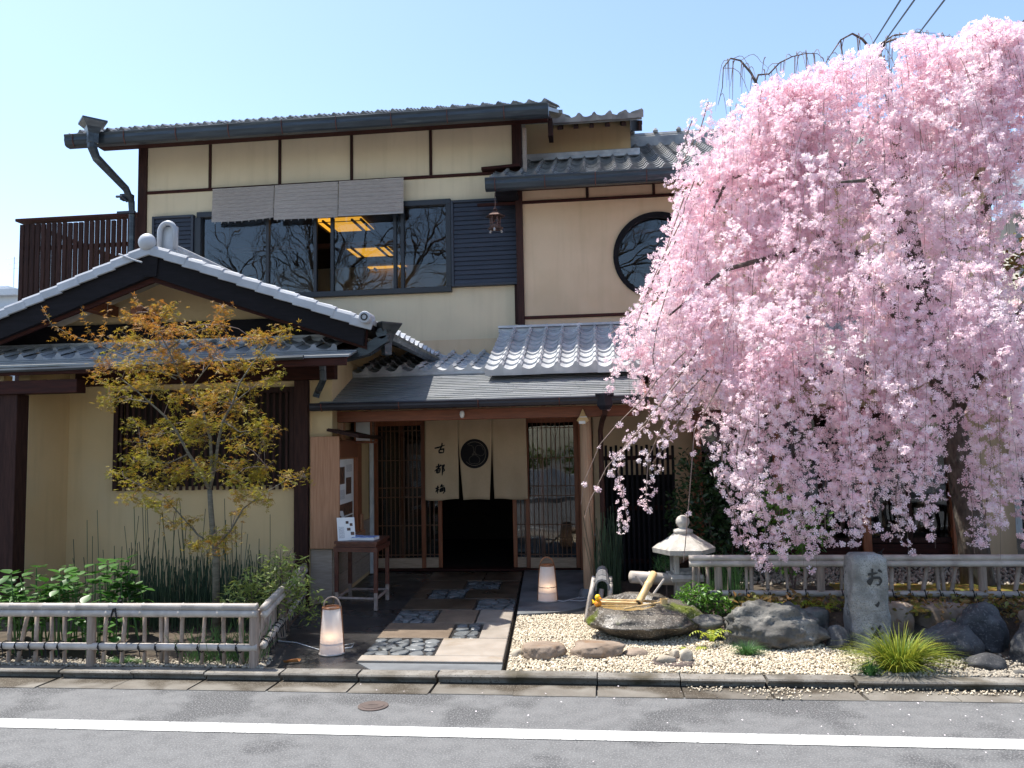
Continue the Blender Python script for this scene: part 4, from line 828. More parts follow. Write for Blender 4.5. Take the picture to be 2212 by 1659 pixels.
TO = [[(404, 938), (490, 912)], [(444, 888), (442, 948)], [(478, 900), (440, 950), (386, 996)], [(424, 966), (412, 1024)], [(424, 968), (466, 958), (458, 1014)], [(420, 994), (460, 988)], [(418, 1020), (460, 1012)], [(484, 922), (524, 904), (506, 946), (526, 984), (504, 1000)], [(494, 914), (498, 990), (492, 1058)]]
ME = [[(402, 1244), (452, 1226)], [(434, 1200), (428, 1318)], [(430, 1250), (404, 1296)], [(436, 1254), (450, 1268)], [(494, 1182), (464, 1228)], [(474, 1214), (522, 1204)], [(480, 1236), (462, 1286), (536, 1268)], [(482, 1238), (522, 1230), (530, 1282), (502, 1316)], [(498, 1236), (490, 1286)], [(456, 1262), (534, 1250)]]
for ch in (KO, TO, ME): mb = MB(); text_free_strokes(mb, ch, mp_, .0165); mb.build('brush_character', 'ink', pa)
cc = (955, 745); cr = mb = MB()
def disc(r0, r1, n=48, dy=0.0):
    mb = MB(); vs = []
    for r in (r0, r1):
        for k in range(n):
            a = 2*math.pi*k/n; q = mp_(cc[0]+r*math.cos(a), cc[1]+r*1.04*math.sin(a)); vs.append((q.x, q.y-dy, q.z))
    return mb.add(vs, [(k, (k+1) % n, n+(k+1) % n, n+k) for k in range(n)])
disc(2, 202).build('crest', 'ink', pb)
mb = disc(161, 164.5, dy=.0012)
def cl(pts, w_): mb.ribbon([Vector(mp_(cc[0]+x, cc[1]+y))-Vector((0, .0014, 0)) for x, y in pts], [w_]*len(pts))
for k in range(3):
    a0_ = math.pi/2+k*2*math.pi/3                       # three heart shaped leaves, stems to the middle
    for sg in (-1, 1):
        heart = [(20, .62), (40, .78), (66, .88), (95, .86), (122, .72), (143, .50), (150, .30), (146, .12), (134, .0)]
        cl([(r*math.cos(a0_+sg*d_), r*math.sin(a0_+sg*d_)) for r, d_ in heart], .0017)
    b_ = a0_+math.pi/3
    cl([(24*math.cos(b_), 24*math.sin(b_)), (34*math.cos(b_), 34*math.sin(b_))], .0026)
cl([(18*math.cos(t/12*2*math.pi), 18*math.sin(t/12*2*math.pi)) for t in range(13)], .002)
mb.build('crest_lines', 'ink_line', pb)
MB().tube([(-2.88, YN-.008, 1.995), (-.33, YN-.008, 1.995)], .013, 8).build('curtain_rod', 'bamboo_fresh', Nn)
for x in (-2.5, -.6): MB().box(x-.012, x+.012, YN-.03, YD-.055, 1.975, 2.02).build('rod_hook', 'wood_dark', Nn)
# ---- straw charm on the canopy post
q = onY(1257, 905, 8.12); C_ = thing('straw_charm', 'small straw and bamboo leaf charm tied to the top of the canopy post', 'charm', (q.x, q.y, q.z-.06))
mb = MB(); 
for k in range(9): a = (k-4)*.16; mb.tube([(q.x+.01, q.y, q.z+.10), (q.x+.01+.05*math.sin(a)*1.0, q.y-.01-.004*(k % 2), q.z+.02), (q.x+.01+.10*math.sin(a), q.y-.012, q.z-.06+.01*abs(k-4))], [.004, .009, .007], 5)
mb.build('straw_bundle', 'bamboo_fresh', C_); MB().tube([(q.x-.02, q.y-.02, q.z+.02), (q.x+.05, q.y-.02, q.z+.02)], .006, 5).build('binding', 'paper', C_); MB().box(q.x-.03, q.x+.035, q.y-.022, q.y-.018, q.z-.05, q.z-.02).build('paper_slip', 'paper', C_)
# ---- side table
T = thing('side_table', 'tall dark red wooden side table with stretchers standing in the entrance', 'table', (-2.42, 7.88, .05))
tf = [(-2.62, 7.66), (-2.21, 7.60), (-2.24, 8.12), (-2.64, 8.14)]; tcx = sum(p[0] for p in tf)/4; tcy = sum(p[1] for p in tf)/4
ex = lambda k: [(tcx+(x-tcx)*k, tcy+(y-tcy)*k) for x, y in tf]
MB().quadprism([(x, y, .685) for x, y in ex(1.10)], (0, 0, .022)).build('table_top', 'table_wood', T); MB().quadprism([(x, y, .655) for x, y in ex(1.02)], (0, 0, .028)).build('waist', 'table_wood', T); MB().quadprism([(x, y, .61) for x, y in ex(1.12)], (0, 0, .043)).build('apron', 'table_wood', T)
for x, y in tf:
    lg = MB().box(x-.018, x+.018, y-.018, y+.018, .22, .612, c=.003).build('leg', 'table_wood', T)
    MB().box(x-.017, x+.017, y-.017, y+.017, .055, .22, c=.003).build('pale_foot', 'table_pale', lg)  # lower leg ends in the paler table tone
for a, b in ((0, 1), (1, 2), (2, 3), (3, 0)):
    p, q = V3((*tf[a], .16)), V3((*tf[b], .16)); d = (q-p).normalized()*.02; MB().tube([p+d, q-d], .016, 4).build('stretcher', 'table_pale', T)
# card and leaflets on the table
q0 = V3((-2.62, 7.70, .708)); sc = thing('menu_card', 'white standing menu card with small food pictures on the table', 'card', q0)
ux, un = Vector((.16, .06, 0)), Vector((-.055, .14, 0)).normalized()
def card(u, v, o=0.0): return q0+ux*u+Vector((-.03, .05, .22))*v+Vector((.3, -.9, .15))*o
mb = MB(); mb.quadprism([card(0, 0), card(1, 0), card(1, 1), card(0, 1)], (.002, -.004, 0)); bo = mb.build('card', 'paper', sc)
for (u, v, w_, h_) in ((.5, .72, .16, .12), (.72, .62, .16, .12), (.55, .42, .2, .12), (.75, .22, .2, .14)):
    mb = MB(); mb.quadprism([card(u, v, .006), card(u+w_, v, .006), card(u+w_, v+h_, .006), card(u, v+h_, .006)], (.0004, -.001, 0)); mb.build('printed_picture', 'photo_food', bo)
mb = MB(); mb.quadprism([card(.08, .1, .006), card(.4, .1, .006), card(.4, .6, .006), card(.08, .6, .006)], (.0004, -.001, 0)); mb.build('printed_text', 'print_grey', bo)
mb = MB(); mb.quadprism([card(.4, 0, -.02), card(.6, 0, -.02), q0+ux*.5+Vector((-.03, .16, 0))], (0, 0, .004)); mb.build('card_stand', 'paper', sc)
b_ = thing('leaflet_stack', 'stack of leaflets with blue printed cover lying on the table', 'leaflets', (-2.38, 7.80, .708))
Mr = Matrix.Translation((-2.37, 7.80, 0)) @ Matrix.Rotation(-.08, 4, 'Z')
for k in range(6): MB().box(-.115+random.uniform(-.004, .004), .115, -.075, .075+random.uniform(-.004, .004), .7085+k*.005, .713+k*.005, M=Mr).build('leaflet', 'paper' if k < 5 else 'blue_print', b_)
MB().quadprism([Mr @ V3((-.17, -.02, .72)), Mr @ V3((-.06, -.07, .742)), Mr @ V3((-.03, .03, .742)), Mr @ V3((-.13, .06, .745))], (0, 0, .003)).build('loose_leaflet', 'blue_print', b_)
# ---- paper floor lanterns, lit
def floor_lantern(x, y, z, label, en):
    t = thing('floor_lantern', label, 'lantern', (x, y, z), 'floor lanterns at the entrance')
    MB().lathe([(.094, z+.008), (.088, z+.12), (.078, z+.24), (.067, z+.345)], (x, y, 0), 24, cap=False).build('paper_shade', 'paper_lantern', t, smooth=True)
    rg = lambda r, zz, tr, nm, m='rattan': MB().tube([(x+r*math.cos(a*math.pi/12), y+r*math.sin(a*math.pi/12), zz) for a in range(25)], tr, 5, cap=False).build(nm, m, t, smooth=True)
    rg(.096, z+.006, .006, 'base_ring', 'bamboo_grey'); rg(.0865, z+.085, .0035, 'band'); rg(.0845, z+.14, .0035, 'band') if en > 1.05 else None
    rg(.067, z+.345, .007, 'top_ring'); rg(.062, z+.352, .004, 'top_ring')
    MB().lathe([(.09, z+.002), (.09, z+.01)], (x, y, 0), 20).build('base_plate', 'bamboo_post', t)
    for sx in (-1, 1): MB().tube([(x+sx*.097, y, z+.005), (x+sx*.083, y, z+.2), (x+sx*.072, y, z+.35)], .006, 5).build('side_strip', 'rattan', t)
    MB().tube([(x+.066*math.cos(a), y, z+.35+.075*math.sin(a)) for a in [math.pi*k/14 for k in range(15)]], .0065, 6).build('handle', 'bamboo_post' if en < 1.05 else 'rattan', t, smooth=True)
    l = bpy.data.lights.new('bulb', 'POINT'); l.energy = .15; l.color = (1, .66, .38); l.shadow_soft_size = .015
    lo = bpy.data.objects.new('bulb', l); COL.objects.link(lo); lo.parent = t; lo.location = (.005, -.04, .14)
    return t
floor_lantern(-2.10, 6.03, .051, 'paper floor lantern with one dark band on the wet forecourt by bamboo fence', 1.0)
floor_lantern(-.58, 7.95, .083, 'paper floor lantern with two dark bands on the concrete step', 1.1)
mb = MB(); mb.tube([(-2.95, 6.9, .35), (-2.93, 6.75, .12), (-2.85, 6.55, .054), (-2.72, 6.4, .056), (-2.5, 6.33, .056), (-2.2, 6.09, .056), (-2.1, 6.12, .057), (-2.0, 6.2, .056), (-2.02, 6.32, .056), (-2.15, 6.2, .057)], .0045, 5); tag(mb.build('power_cord', 'cord_white', smooth=True), 'white power cord trailing over wet ground to the lantern by the fence', 'cord')
mb = MB(); mb.tube([(-.5, 7.95, .09), (-.42, 7.9, .088), (-.32, 8.05, .088), (-.18, 8.12, .088), (-.14, 8.02, .088), (-.25, 7.92, .088), (-.36, 7.96, .088), (-.28, 8.12, .088), (-.24, 8.4, .088), (-.22, 8.8, .1), (-.215, 9.2, .1), (-.215, 9.9, .12)], .0045, 5); tag(mb.build('power_cord', 'cord_white', smooth=True), 'pale power cord looped on the concrete step beside the lantern', 'cord')
# ---- bamboo blinds on the upper storey
bx = [onY(458, 412, 10.19).x, onY(593, 405, 10.19).x, onY(732, 398, 10.19).x, onY(872, 391, 10.19).x]
lab = ['grey reed blind with sagging hem next to the louvred shutter by the balcony', 'grey reed blind hanging between the two other blinds', 'grey reed blind with straight pale hem rod nearest the hanging bronze lantern']
for k in range(3):
    x0, x1 = bx[k]+.004, bx[k+1]-(.012 if k < 2 else 0); zt_, zb = 5.205, (4.745, 4.725, 4.725)[k]; yo = 10.2-.01*k
    t = thing('reed_blind', lab[k], 'blind', ((x0+x1)/2, yo, zb), 'reed blinds over the upper window')
    nr = 62; mb = MB()
    for i in range(nr):
        v = i/nr; z = zt_-(zt_-zb)*v
        f = lambda u: (x0+(x1-x0)*u, yo-.02*v-.012*math.sin(u*4+k)*v, z-(.018*math.sin(math.pi*u)*v if k == 0 else 0)+(.025*(u-.0)*v if k == 0 else 0))
        h = (zt_-zb)/nr*.93
        for j in range(6):
            a, b = V3(f(j/6)), V3(f((j+1)/6)); d = .004 if i % 7 else .007
            mb.add([a, b, b+Vector((0, -d, -h/2)), a+Vector((0, -d, -h/2)), b+Vector((0, 0, -h)), a+Vector((0, 0, -h))], [(0, 3, 2, 1), (3, 5, 4, 2)])
    tag(mb.build('reeds', 'blind', t), kind='stuff')
    if k == 2: MB().tube([f(0), f(1)], .009, 6).build('hem_rod', 'blind_thread', t)
    else:
        for j in range(9): q = V3(f((j+.5)/9)); MB().box(q.x-.003, q.x+.003, q.y-.004, q.y+.002, q.z-.03, q.z).build('hem_thread', 'blind_thread', t)
    MB().tube([(x0, yo+.004, zt_+.006), (x1, yo+.004, zt_+.006)], .008, 6).build('top_rod', 'bamboo_grey', t)
# ---- hanging bronze lantern
q = onY(1070, 480, 9.42); LX, LY, LZ = q.x, q.y, q.z-.12
t = thing('hanging_lantern', 'small bronze hanging lantern with peaked roof under the corner of the gutter', 'lantern', (LX, LY, LZ))
MB().lathe([(.118, LZ+.185), (.123, LZ+.19), (.075, LZ+.222), (.03, LZ+.255), (.012, LZ+.26)], (LX, LY, 0), 6).build('lantern_roof', 'bronze', t)
MB().lathe([(.012, LZ+.26), (.03, LZ+.275), (.022, LZ+.29), (.008, LZ+.31)], (LX, LY, 0), 8).build('finial', 'bronze', t)
for k in range(6):
    a = math.pi/3*k; x, y = LX+.06*math.cos(a), LY+.06*math.sin(a); MB().tube([(x, y, LZ+.05), (x, y, LZ+.19)], .008, 5).build('corner_rod', 'bronze', t)
    a2 = a+math.pi/3; x2, y2 = LX+.06*math.cos(a2), LY+.06*math.sin(a2)
    mb = MB(); mb.tube([(x, y, LZ+.09), (x2, y2, LZ+.17)], .004, 4); mb.tube([(x2, y2, LZ+.09), (x, y, LZ+.17)], .004, 4); mb.quadprism([(x, y, LZ+.05), (x2, y2, LZ+.05), (x2, y2, LZ+.085), (x, y, LZ+.085)], (0, .003, 0)); mb.build('fretwork', 'bronze', t)
MB().lathe([(.09, LZ+.03), (.095, LZ+.05), (.08, LZ+.055)], (LX, LY, 0), 6).build('floor_plate', 'bronze', t)
for k in range(3): a = 2*math.pi/3*k+.5; MB().tube([(LX+.07*math.cos(a), LY+.07*math.sin(a), LZ+.035), (LX+.085*math.cos(a), LY+.085*math.sin(a), LZ)], [.01, .014], 5).build('foot', 'blind_thread', t)
MB().tube([(LX, LY, LZ+.3), (LX+.005, LY-.005, LZ+.36), (LX, LY, LZ+.42), (LX, LY-.0, 4.69)], .005, 5).build('chain', 'bronze', t)
# ================================================================== GARDEN THINGS
def bamboo(mb, a, b, r, nodes=.24, n=10, jitter=.0):
    a, b = V3(a), V3(b); L = (b-a).length; pts = []; rs = []; t = random.uniform(.05, nodes); ks = [0.0]
    while t < L: ks += [t-.008, t, t+.008]; t += nodes*random.uniform(.85, 1.15)
    ks = sorted(k for k in ks if 0 <= k < L)+[L]
    for k in ks:
        pts.append(a.lerp(b, k/L)); rs.append(r)
    for i in range(1, len(ks)-1):
        if (i-1) % 3 == 1: rs[i] = r*1.15
    mb.tube(pts, rs, n); return mb
def fence(label, a, b, zg, h, posts, pick, seed, ties=True, z_low=None, big=(), end=None):
    """low bamboo fence: split double top rail, lower rail, posts, pickets, black ties"""
    rs = random.Random(seed); a, b = V3((*a, 0)), V3((*b, 0)); d = (b-a).normalized(); nn = Vector((d.y, -d.x, 0)); L = (b-a).length
    t = thing('bamboo_fence', label, 'fence', (a.x, a.y, zg), 'low bamboo fences'); at = lambda s, o, z: a+d*s+nn*o+Vector((0, 0, z))
    bamboo(MB(), at(0, .012, zg+h-.028), at(L, .012, zg+h-.024), .026, .28).build('top_rail', 'bamboo_grey', t, smooth=True)
    bamboo(MB(), at(0, .018, zg+h-.074), at(L, .018, zg+h-.070), .027, .28).build('top_rail', 'bamboo_grey', t, smooth=True)
    zl = zg+(z_low or .135); bamboo(MB(), at(0, .012, zl), at(L, .012, zl+.005), .026, .26).build('lower_rail', 'bamboo_grey', t, smooth=True)
    for s in posts: MB().tube([at(s, -.0, zg-.06), at(s, 0, zg+h*.45), at(s, 0, zg+h-.065 if s < L-.02 else zg+h-.06)], [.034, .033, .032], 10).build('post', 'bamboo_post', t, smooth=False)
    s = rs.uniform(.02, .1)
    while s < L:
        if min([abs(s-p) for p in posts]+[9]) > .05:
            k = rs.choice([1, 1, 1, 2]); lean = rs.uniform(-.03, .03) if rs.random() > .12 else .09
            for j in range(k):
                o = j*.04
                if s+o < L: bamboo(MB(), at(s+o-lean*.5, -.035, zg-.04), at(s+o+lean*.5, -.035, zg+h-.05), rs.uniform(.013, .019), .2, 7).build('picket', 'bamboo_picket', t, smooth=True)
            if ties:
                mb = MB(); pts = [at(s+.012*math.cos(q*.9)+.01*(q/8-.5), .012-.04*math.cos(q*math.pi/4)-.012, zl+.034*math.sin(q*math.pi/4)) for q in range(9)]; mb.tube(pts, .005, 4); mb.tube([at(s, -.0+.045, zl+.02), at(s+.02, .05, zl-.06-.03*rs.random())], .004, 4)
                mb.build('tie', 'cord_black', t)
        s += rs.uniform(.10, .19)
    for s in big:
        mb = MB(); zc = zg+h-.05; mb.tube([at(s+.012*math.sin(q), -.02+.055*math.cos(q*math.pi/5), zc+.062*math.sin(q*math.pi/5)) for q in range(11)], .009, 5)
        mb.tube([at(s, .05, zc+.02), at(s-.02, .055, zc-.06), at(s-.035, .05, zc-.11)], .006, 5); mb.tube([at(s+.01, .05, zc+.02), at(s+.03, .055, zc-.05), at(s+.03, .05, zc-.10)], .006, 5); mb.tube([at(s, .0, zc+.06), at(s+.03, .01, zc+.10)], .006, 5)
        mb.build('knot', 'cord_black', t)
    return t
fence('low grey bamboo fence along the kerb in front of the maple', (-6.3, 5.60), (-2.5, 5.60), G, .45, (.0, 1.25, 2.52, 3.77), .16, 3, big=(2.72,))
fence('low bamboo fence running from the kerb back to the annex corner post', (-2.5, 5.66), (-2.98, 7.72), G, .43, (.9, 2.0), .14, 5)
fence('long low bamboo fence behind the rocks and inscribed pillar', (.70, 7.0), (4.3, 6.92), .2, .455, (.24, 1.07, 2.33, 3.55), .15, 8, big=(.62, 1.55, 2.9))
fence('short bamboo fence at the far end of the garden by the house corner', (4.32, 7.1), (4.75, 9.6), .2, .5, (.0, 1.2, 2.4), .16, 12, big=(.6,))
# ---- inscribed stone pillar
def pillar():
    x0, x1, y0, y1, z0, z1 = 1.81, 2.09, 6.30, 6.57, .0, .735
    mb = MB(); nz = 22; m = 7; rings = []
    def P(u, f, k):                                # k: side, f along side
        t = 1-.10*(1-(1-u)); cxm, cym = (x0+x1)/2+.015*u, (y0+y1)/2; hx, hy = (x1-x0)/2*(1-.11*u), (y1-y0)/2*(1-.08*u); c = .09
        pts = [(-1, -1), (1, -1), (1, 1), (-1, 1)]; a, b = pts[k], pts[(k+1) % 4]; f2 = c+(1-2*c)*f
        return cxm+hx*(a[0]+(b[0]-a[0])*f2), cym+hy*(a[1]+(b[1]-a[1])*f2)
    vs = []
    for i in range(nz+1):
        u = i/nz
        for k in range(4):
            for j in range(m):
                x, y = P(u, j/(m-1), k); q = Vector((x, y, z0+(z1-z0)*u)); d = .012*fbm(q, 7, 2)+.004*fbm(q, 30, 4)
                dx, dy = x-(x0+x1)/2, y-(y0+y1)/2; l = math.hypot(dx, dy); sh = (.035 if u > .985 else 0)
                vs.append((x+dx/l*(d-sh), y+dy/l*(d-sh), q.z))
    n = 4*m
    fs = [(i*n+k, i*n+(k+1) % n, (i+1)*n+(k+1) % n, (i+1)*n+k) for i in range(nz) for k in range(n)]
    top = len(vs); vs.append(((x0+x1)/2+.015, (y0+y1)/2, z1+.012)); fs += [(nz*n+k, nz*n+(k+1) % n, top) for k in range(n)]
    mb.add(vs, fs); return mb
t = thing('stone_pillar', 'upright weathered stone pillar carved with characters beside the grass tuft', 'stone pillar', (1.95, 6.44, 0))
po = pillar().build('pillar_shaft', 'pillar', t, smooth=True)
def fmap(x, y): q = onY(*ZP(x, y), 6.32); yy = 6.30+.012*(q.z/.735)-.004; q = onY(*ZP(x, y), yy); return q
OO = [[(1178, 378), (1245, 366)], [(1208, 338), (1206, 415), (1192, 442), (1178, 425), (1212, 400), (1255, 398), (1268, 420), (1255, 445), (1236, 446)], [(1246, 346), (1272, 364)]]
DO = [[(1216, 542), (1248, 566), (1240, 588), (1222, 570)]]
KA = [[(1204, 728), (1214, 748)], [(1264, 714), (1240, 752), (1204, 806)], [(1222, 786), (1284, 762)], [(1250, 796), (1276, 812)]]
mb = MB(); text_free_strokes(mb, OO+DO+KA, fmap, .017); mb.build('carved_characters', 'carved', po)
def smap(x, y): q = onY(*ZP(x, y), 6.32); f = (1128-x)/90.0; return Vector((1.812+.018*(q.z/.7)-.010, 6.34+.2*min(1, max(0, f)), q.z))
SD = [[(1086, 330), (1080, 346)], [(1084, 368), (1092, 384)], [(1100, 580), (1092, 610)], [(1092, 625), (1102, 660), (1108, 650)], [(1110, 752), (1118, 778)], [(1098, 530), (1090, 545)]]
mb = MB(); text_free_strokes(mb, SD, smap, .013, (-1, 0, 0)); mb.build('carved_characters', 'carved', po)
# ---- stone lantern
sx, sy = .71, 7.52
t = thing('stone_lantern', 'pale stone garden lantern with wide sloping roof and ball finial behind the fence', 'stone lantern', (sx, sy, .1))
s_ = .95
def sq(prof, rot=.12, n=4): mb = MB(); mb.lathe([(r*1.41, z) for r, z in prof], (0, 0, 0), n); M = Matrix.Translation((sx, sy, 0)) @ Matrix.Rotation(math.pi/4+rot, 4, 'Z'); mb.v = [tuple(M @ V3(p)) for p in mb.v]; return mb
def sq6(prof, rot): return sq([(r/1.41*1.12, z) for r, z in prof], rot, 6)
sq6([(.18, .60), (.25, .608), (.255, .65), (.21, .685), (.15, .722), (.10, .76), (.07, .785)], .25).build('lantern_roof', 'lantern_stone', t)
MB().lathe([(.082, .778), (.09, .79), (.088, .812), (.05, .822), (.038, .832), (.052, .848), (.064, .875), (.06, .905), (.042, .93), (.016, .942)], (sx, sy, 0), 14).build('finial', 'lantern_stone', t, smooth=True)
for ang in range(4):
    M = Matrix.Translation((sx, sy, 0)) @ Matrix.Rotation(ang*math.pi/2+.12, 4, 'Z')
    mb = MB(); mb.box(-.11, -.065, -.11, -.065, .42, .60, c=.006, M=M); mb.box(-.065, .065, -.105, -.075, .42, .45, c=.004, M=M); mb.box(-.065, .065, -.105, -.075, .575, .60, c=.004, M=M); mb.build('fire_box_side', 'lantern_stone', t)
sq([(.14, .36), (.15, .39), (.14, .42)]).build('platform', 'lantern_stone', t); sq([(.09, .0), (.085, .36)]).build('shaft', 'lantern_stone', t)
# ---- water basin boulder
def basin():
    cx, cy, z0 = .30, 6.68, .03; vs, fs = ICO[5]; out = []
    for p in vs:
        q = V3(p); r = 1+.13*fbm(q, 1.4, 21)+.05*fbm(q, 4, 22)+.015*fbm(q, 14, 23)
        x, y, z = q.x*.47*r, q.y*.40*r, q.z*.19*r
        x *= 1-.10*(q.x > 0)*q.x*0; 
        w_ = 1.0 if q.z < 0 else 1.0
        if q.z < 0: x *= 1+.32*q.z; y *= 1+.36*q.z            # undercut foot
        zz = z
        if zz > .105: zz = .105+(zz-.105)*.35                  # flattened top
        ex, ey = (x+.13)/.26, (y-.03)/.20; k = ex*ex+ey*ey
        if q.z > 0 and k < 1: zz -= .07*min(1, (1-k)*3.2)      # hollow for the water
        out.append((cx+x, cy+y, z0+.155+zz+((.03*(-x)+.13*y) if q.z > 0 else 0)*min(1, max(0, q.z)*3)))
    return MB().add(out, fs), cx, cy, z0
mb, cx, cy, z0 = basin(); t = thing('water_basin', 'mossy boulder hollowed into a water basin on the pale gravel', 'water basin', (cx, cy, z0)); mb.build('boulder', 'basin_rock', t, smooth=True)
WZ = z0+.155+.090
mb = MB(); n = 28; mb.add([(cx-.13, cy+.03, WZ)]+[(cx-.13+.252*math.cos(2*math.pi*k/n), cy+.03+.192*math.sin(2*math.pi*k/n), WZ) for k in range(n)], [(0, 1+k, 1+(k+1) % n) for k in range(n)]); mb.build('water_surface', 'water', t)
t = thing('bamboo_ladle', 'bamboo water ladle with small cup resting across the basin', 'ladle', (cx+.05, cy-.1, WZ))
h0, h1 = onY(*((1600+1075*.3617)/1.4757, (1650+880*.3617)/1.4757), cy-.20), onY(*((1600+1395*.3617)/1.4757, (1650+800*.3617)/1.4757), cy-.02)
h0.z = max(h0.z, WZ+.03); h1.z = max(h1.z, WZ+.045)
bamboo(MB(), h0, h1, .0075, .12, 7).build('handle', 'bamboo_fresh', t); MB().lathe([(.030, h1.z-.03), (.031, h1.z+.03), (.027, h1.z+.03), (.026, h1.z-.024)], (h1.x+.03, h1.y, 0), 14).build('cup', 'bamboo_fresh', t)
for i, (dy, x0_, x1_, lb) in enumerate(((.10, -.34, .12, 'thin bamboo stick laid across the back of the basin'), (.02, -.36, -.05, 'short bamboo stick laid across the middle of the basin'))):
    mb = bamboo(MB(), (cx+x0_, cy+dy+.02, WZ+.035), (cx+x1_, cy+dy, WZ+.03), .011, .11, 8); tag(mb.build('bamboo_stick', 'bamboo_fresh', smooth=True, loc=(cx+x0_, cy+dy, WZ)), lb, 'bamboo')
q0 = V3((cx+.10, cy+.22, WZ+.24)); q1 = V3((cx-.045, cy+.02, WZ+.035))
t = thing('bamboo_spout', 'slanted bamboo water spout on crossed sticks above the basin', 'spout', (q0.x, q0.y, WZ)); mb = MB(); bamboo(mb, q0, q1, .030, .2, 12); mb.build('spout_pipe', 'bamboo_fresh', t, smooth=True)
d = (q1-q0).normalized(); MB().tube([q1-d*.002, q1+d*.003], .023, 12).build('spout_mouth', 'carved', t)
MB().tube([(cx-.05, cy+.34, WZ+.20), (cx+.14, cy+.30, WZ-.05), (cx+.2, cy+.28, .05)], .011, 7).build('crossed_stick', 'bamboo_grey', t); MB().tube([(cx+.19, cy+.34, WZ+.17), (cx+.03, cy+.28, WZ-.03), (cx-.02, cy+.33, .06)], .011, 7).build('crossed_stick', 'bamboo_grey', t)
mb = MB(); bamboo(mb, (.22, 7.42, .40), (.72, 7.62, .34), .055, .3, 14); tag(mb.build('bamboo_pipe', 'bamboo_grey', smooth=True, loc=(.22, 7.42, .3)), 'thick pale bamboo pipe lying beside the stone lantern', 'bamboo'); 
t = thing('duck_ornament', 'tiny yellow and orange bird ornament perched on the rim of the basin', 'ornament', (cx-.375, cy-.04, WZ+.0)); bx_, by_ = cx-.375, cy-.05
v, f = ICO[3]; MB().add([(bx_+a*.032, by_+b*.036, WZ+.04+c*.03) for a, b, c in v], f).build('body', 'orange', t, smooth=True); MB().add([(bx_+a*.024, by_-.008+b*.024, WZ+.09+c*.026) for a, b, c in v], f).build('head', 'yellow', t, smooth=True); MB().tube([(bx_+.015, by_-.03, WZ+.088), (bx_+.03, by_-.042, WZ+.086)], [.01, .004], 6).build('beak', 'orange', t); MB().tube([(bx_-.03, by_+.0, WZ+.045), (bx_-.045, by_+.01, WZ+.07)], [.014, .004], 6).build('tail', 'yellow', t)
# ---- little tile capped bamboo screen beside the step
t = thing('tile_capped_screen', 'small bamboo screen capped with a grey half round tile next to the basin', 'screen', (-.05, 7.5, .05))
for dx in (-.075, .075):
    for k in range(4): y = 7.10+k*.17; bamboo(MB(), (-.075+dx*1.35-.02, y, .04), (-.04+dx, y+.02, .385-.012*(k % 2)), .019, .2, 8).build('stake', 'bamboo_grey', t, smooth=True)
bamboo(MB(), (-.085, 7.06, .04), (-.045, 7.10, .35), .022, .2, 8).build('stake', 'bamboo_post', t, smooth=True)
pr = [(-.052, -.03), (-.05, .02), (-.03, .046), (0, .054), (.03, .046), (.05, .02), (.052, -.03), (.041, -.03), (.038, .014), (.022, .034), (0, .040), (-.022, .034), (-.038, .014), (-.041, -.03)]
for k in range(3): y0_ = 7.07+k*.2; mb = MB(); mb.quadprism([(-.04+a*(1-.07*k)*1.2, y0_, .375+.008*k+b*1.2) for a, b in pr], (0, .24, .004)); mb.build('cap_tile', 'tile_old', t)
# ---- dark lattice screen beside the canopy post
t = thing('lattice_screen', 'dark wooden lattice screen standing between canopy post and camellia', 'screen', (.35, 9.25, .05))
for z in (.25, .85, 1.42): B(-.05, .80, 9.26, 9.29, z, z+.05).build('crossbar', 'wood_dark_h', t)
for i in range(15): x = -.04+i*.058; B(x, x+.03, 9.225, 9.258, .06, 1.58+.015*(i % 2)).build('slat', 'wood_black', t)
MB().box(-.05, .8, 9.30, 9.32, .06, 1.25).build('backing_board', 'wood_black', t)
# ---- rocks
rock('flat_stone', 'squat tan stone with cracked top next to the small round pebble', -.47, 5.95, .045, .155, .13, .115, 'rock_tan', 31, .2, flat=.45, cuts=10)
rock('flat_stone', 'wide brown flat stone with squared front edge on gravel', -.09, 6.02, .045, .21, .14, .11, 'rock_tan', 47, -.05, flat=.35, cuts=12)
rock('small_stone', 'small grey brown stone beside the wide flat stone', .205, 6.03, .05, .105, .065, .06, 'rock_tan', 53, .1, cuts=8, sub=3)
rock('pebble', 'round cream pebble lying beside the squat tan stone', -.665, 5.97, .05, .055, .05, .065, 'rock_cream', 60, 0, rough=.08, cuts=3, sub=3)
dk = thing('iron_cover', 'round rusty iron cover lying in the gravel under three pebbles', 'cover', (.455, 5.83, .06)); MB().lathe([(.15, .055), (.152, .072), (.146, .078)], (.455, 5.83, 0), 32).build('plate', 'iron_red', dk); MB().lathe([(.128, .0785), (.13, .0805), (.134, .0805), (.136, .0785)], (.455, 5.83, 0), 32, cap=False).build('rim_groove', 'carved', dk)
rock('pebble', 'oblong cream pebble on the rusty iron cover at the front', .40, 5.80, .075, .065, .036, .05, 'rock_cream', 71, .1, rough=.1, cuts=4, sub=3)
rock('pebble', 'pointed cream pebble standing tallest on the rusty iron cover', .545, 5.85, .075, .05, .042, .085, 'rock_cream', 73, .3, rough=.1, cuts=6, sub=3)
rock('pebble', 'blocky cream pebble at the back of the rusty iron cover', .47, 5.92, .075, .042, .036, .06, 'rock_cream', 77, .5, rough=.1, cuts=6, sub=3)
RK = 'rocks edging the raised bed'
rock('boulder', 'large rugged grey boulder between the basin and the carved pillar', 1.24, 6.42, .03, .42, .26, .36, 'rock_grey', 81, .1, rough=.24, cuts=10, sub=5, group=RK)
rock('stone', 'flat pale stone propped between the basin and the large boulder', .79, 6.50, .17, .13, .09, .085, 'rock_grey', 84, -.1, cuts=8, group=RK, sub=3)
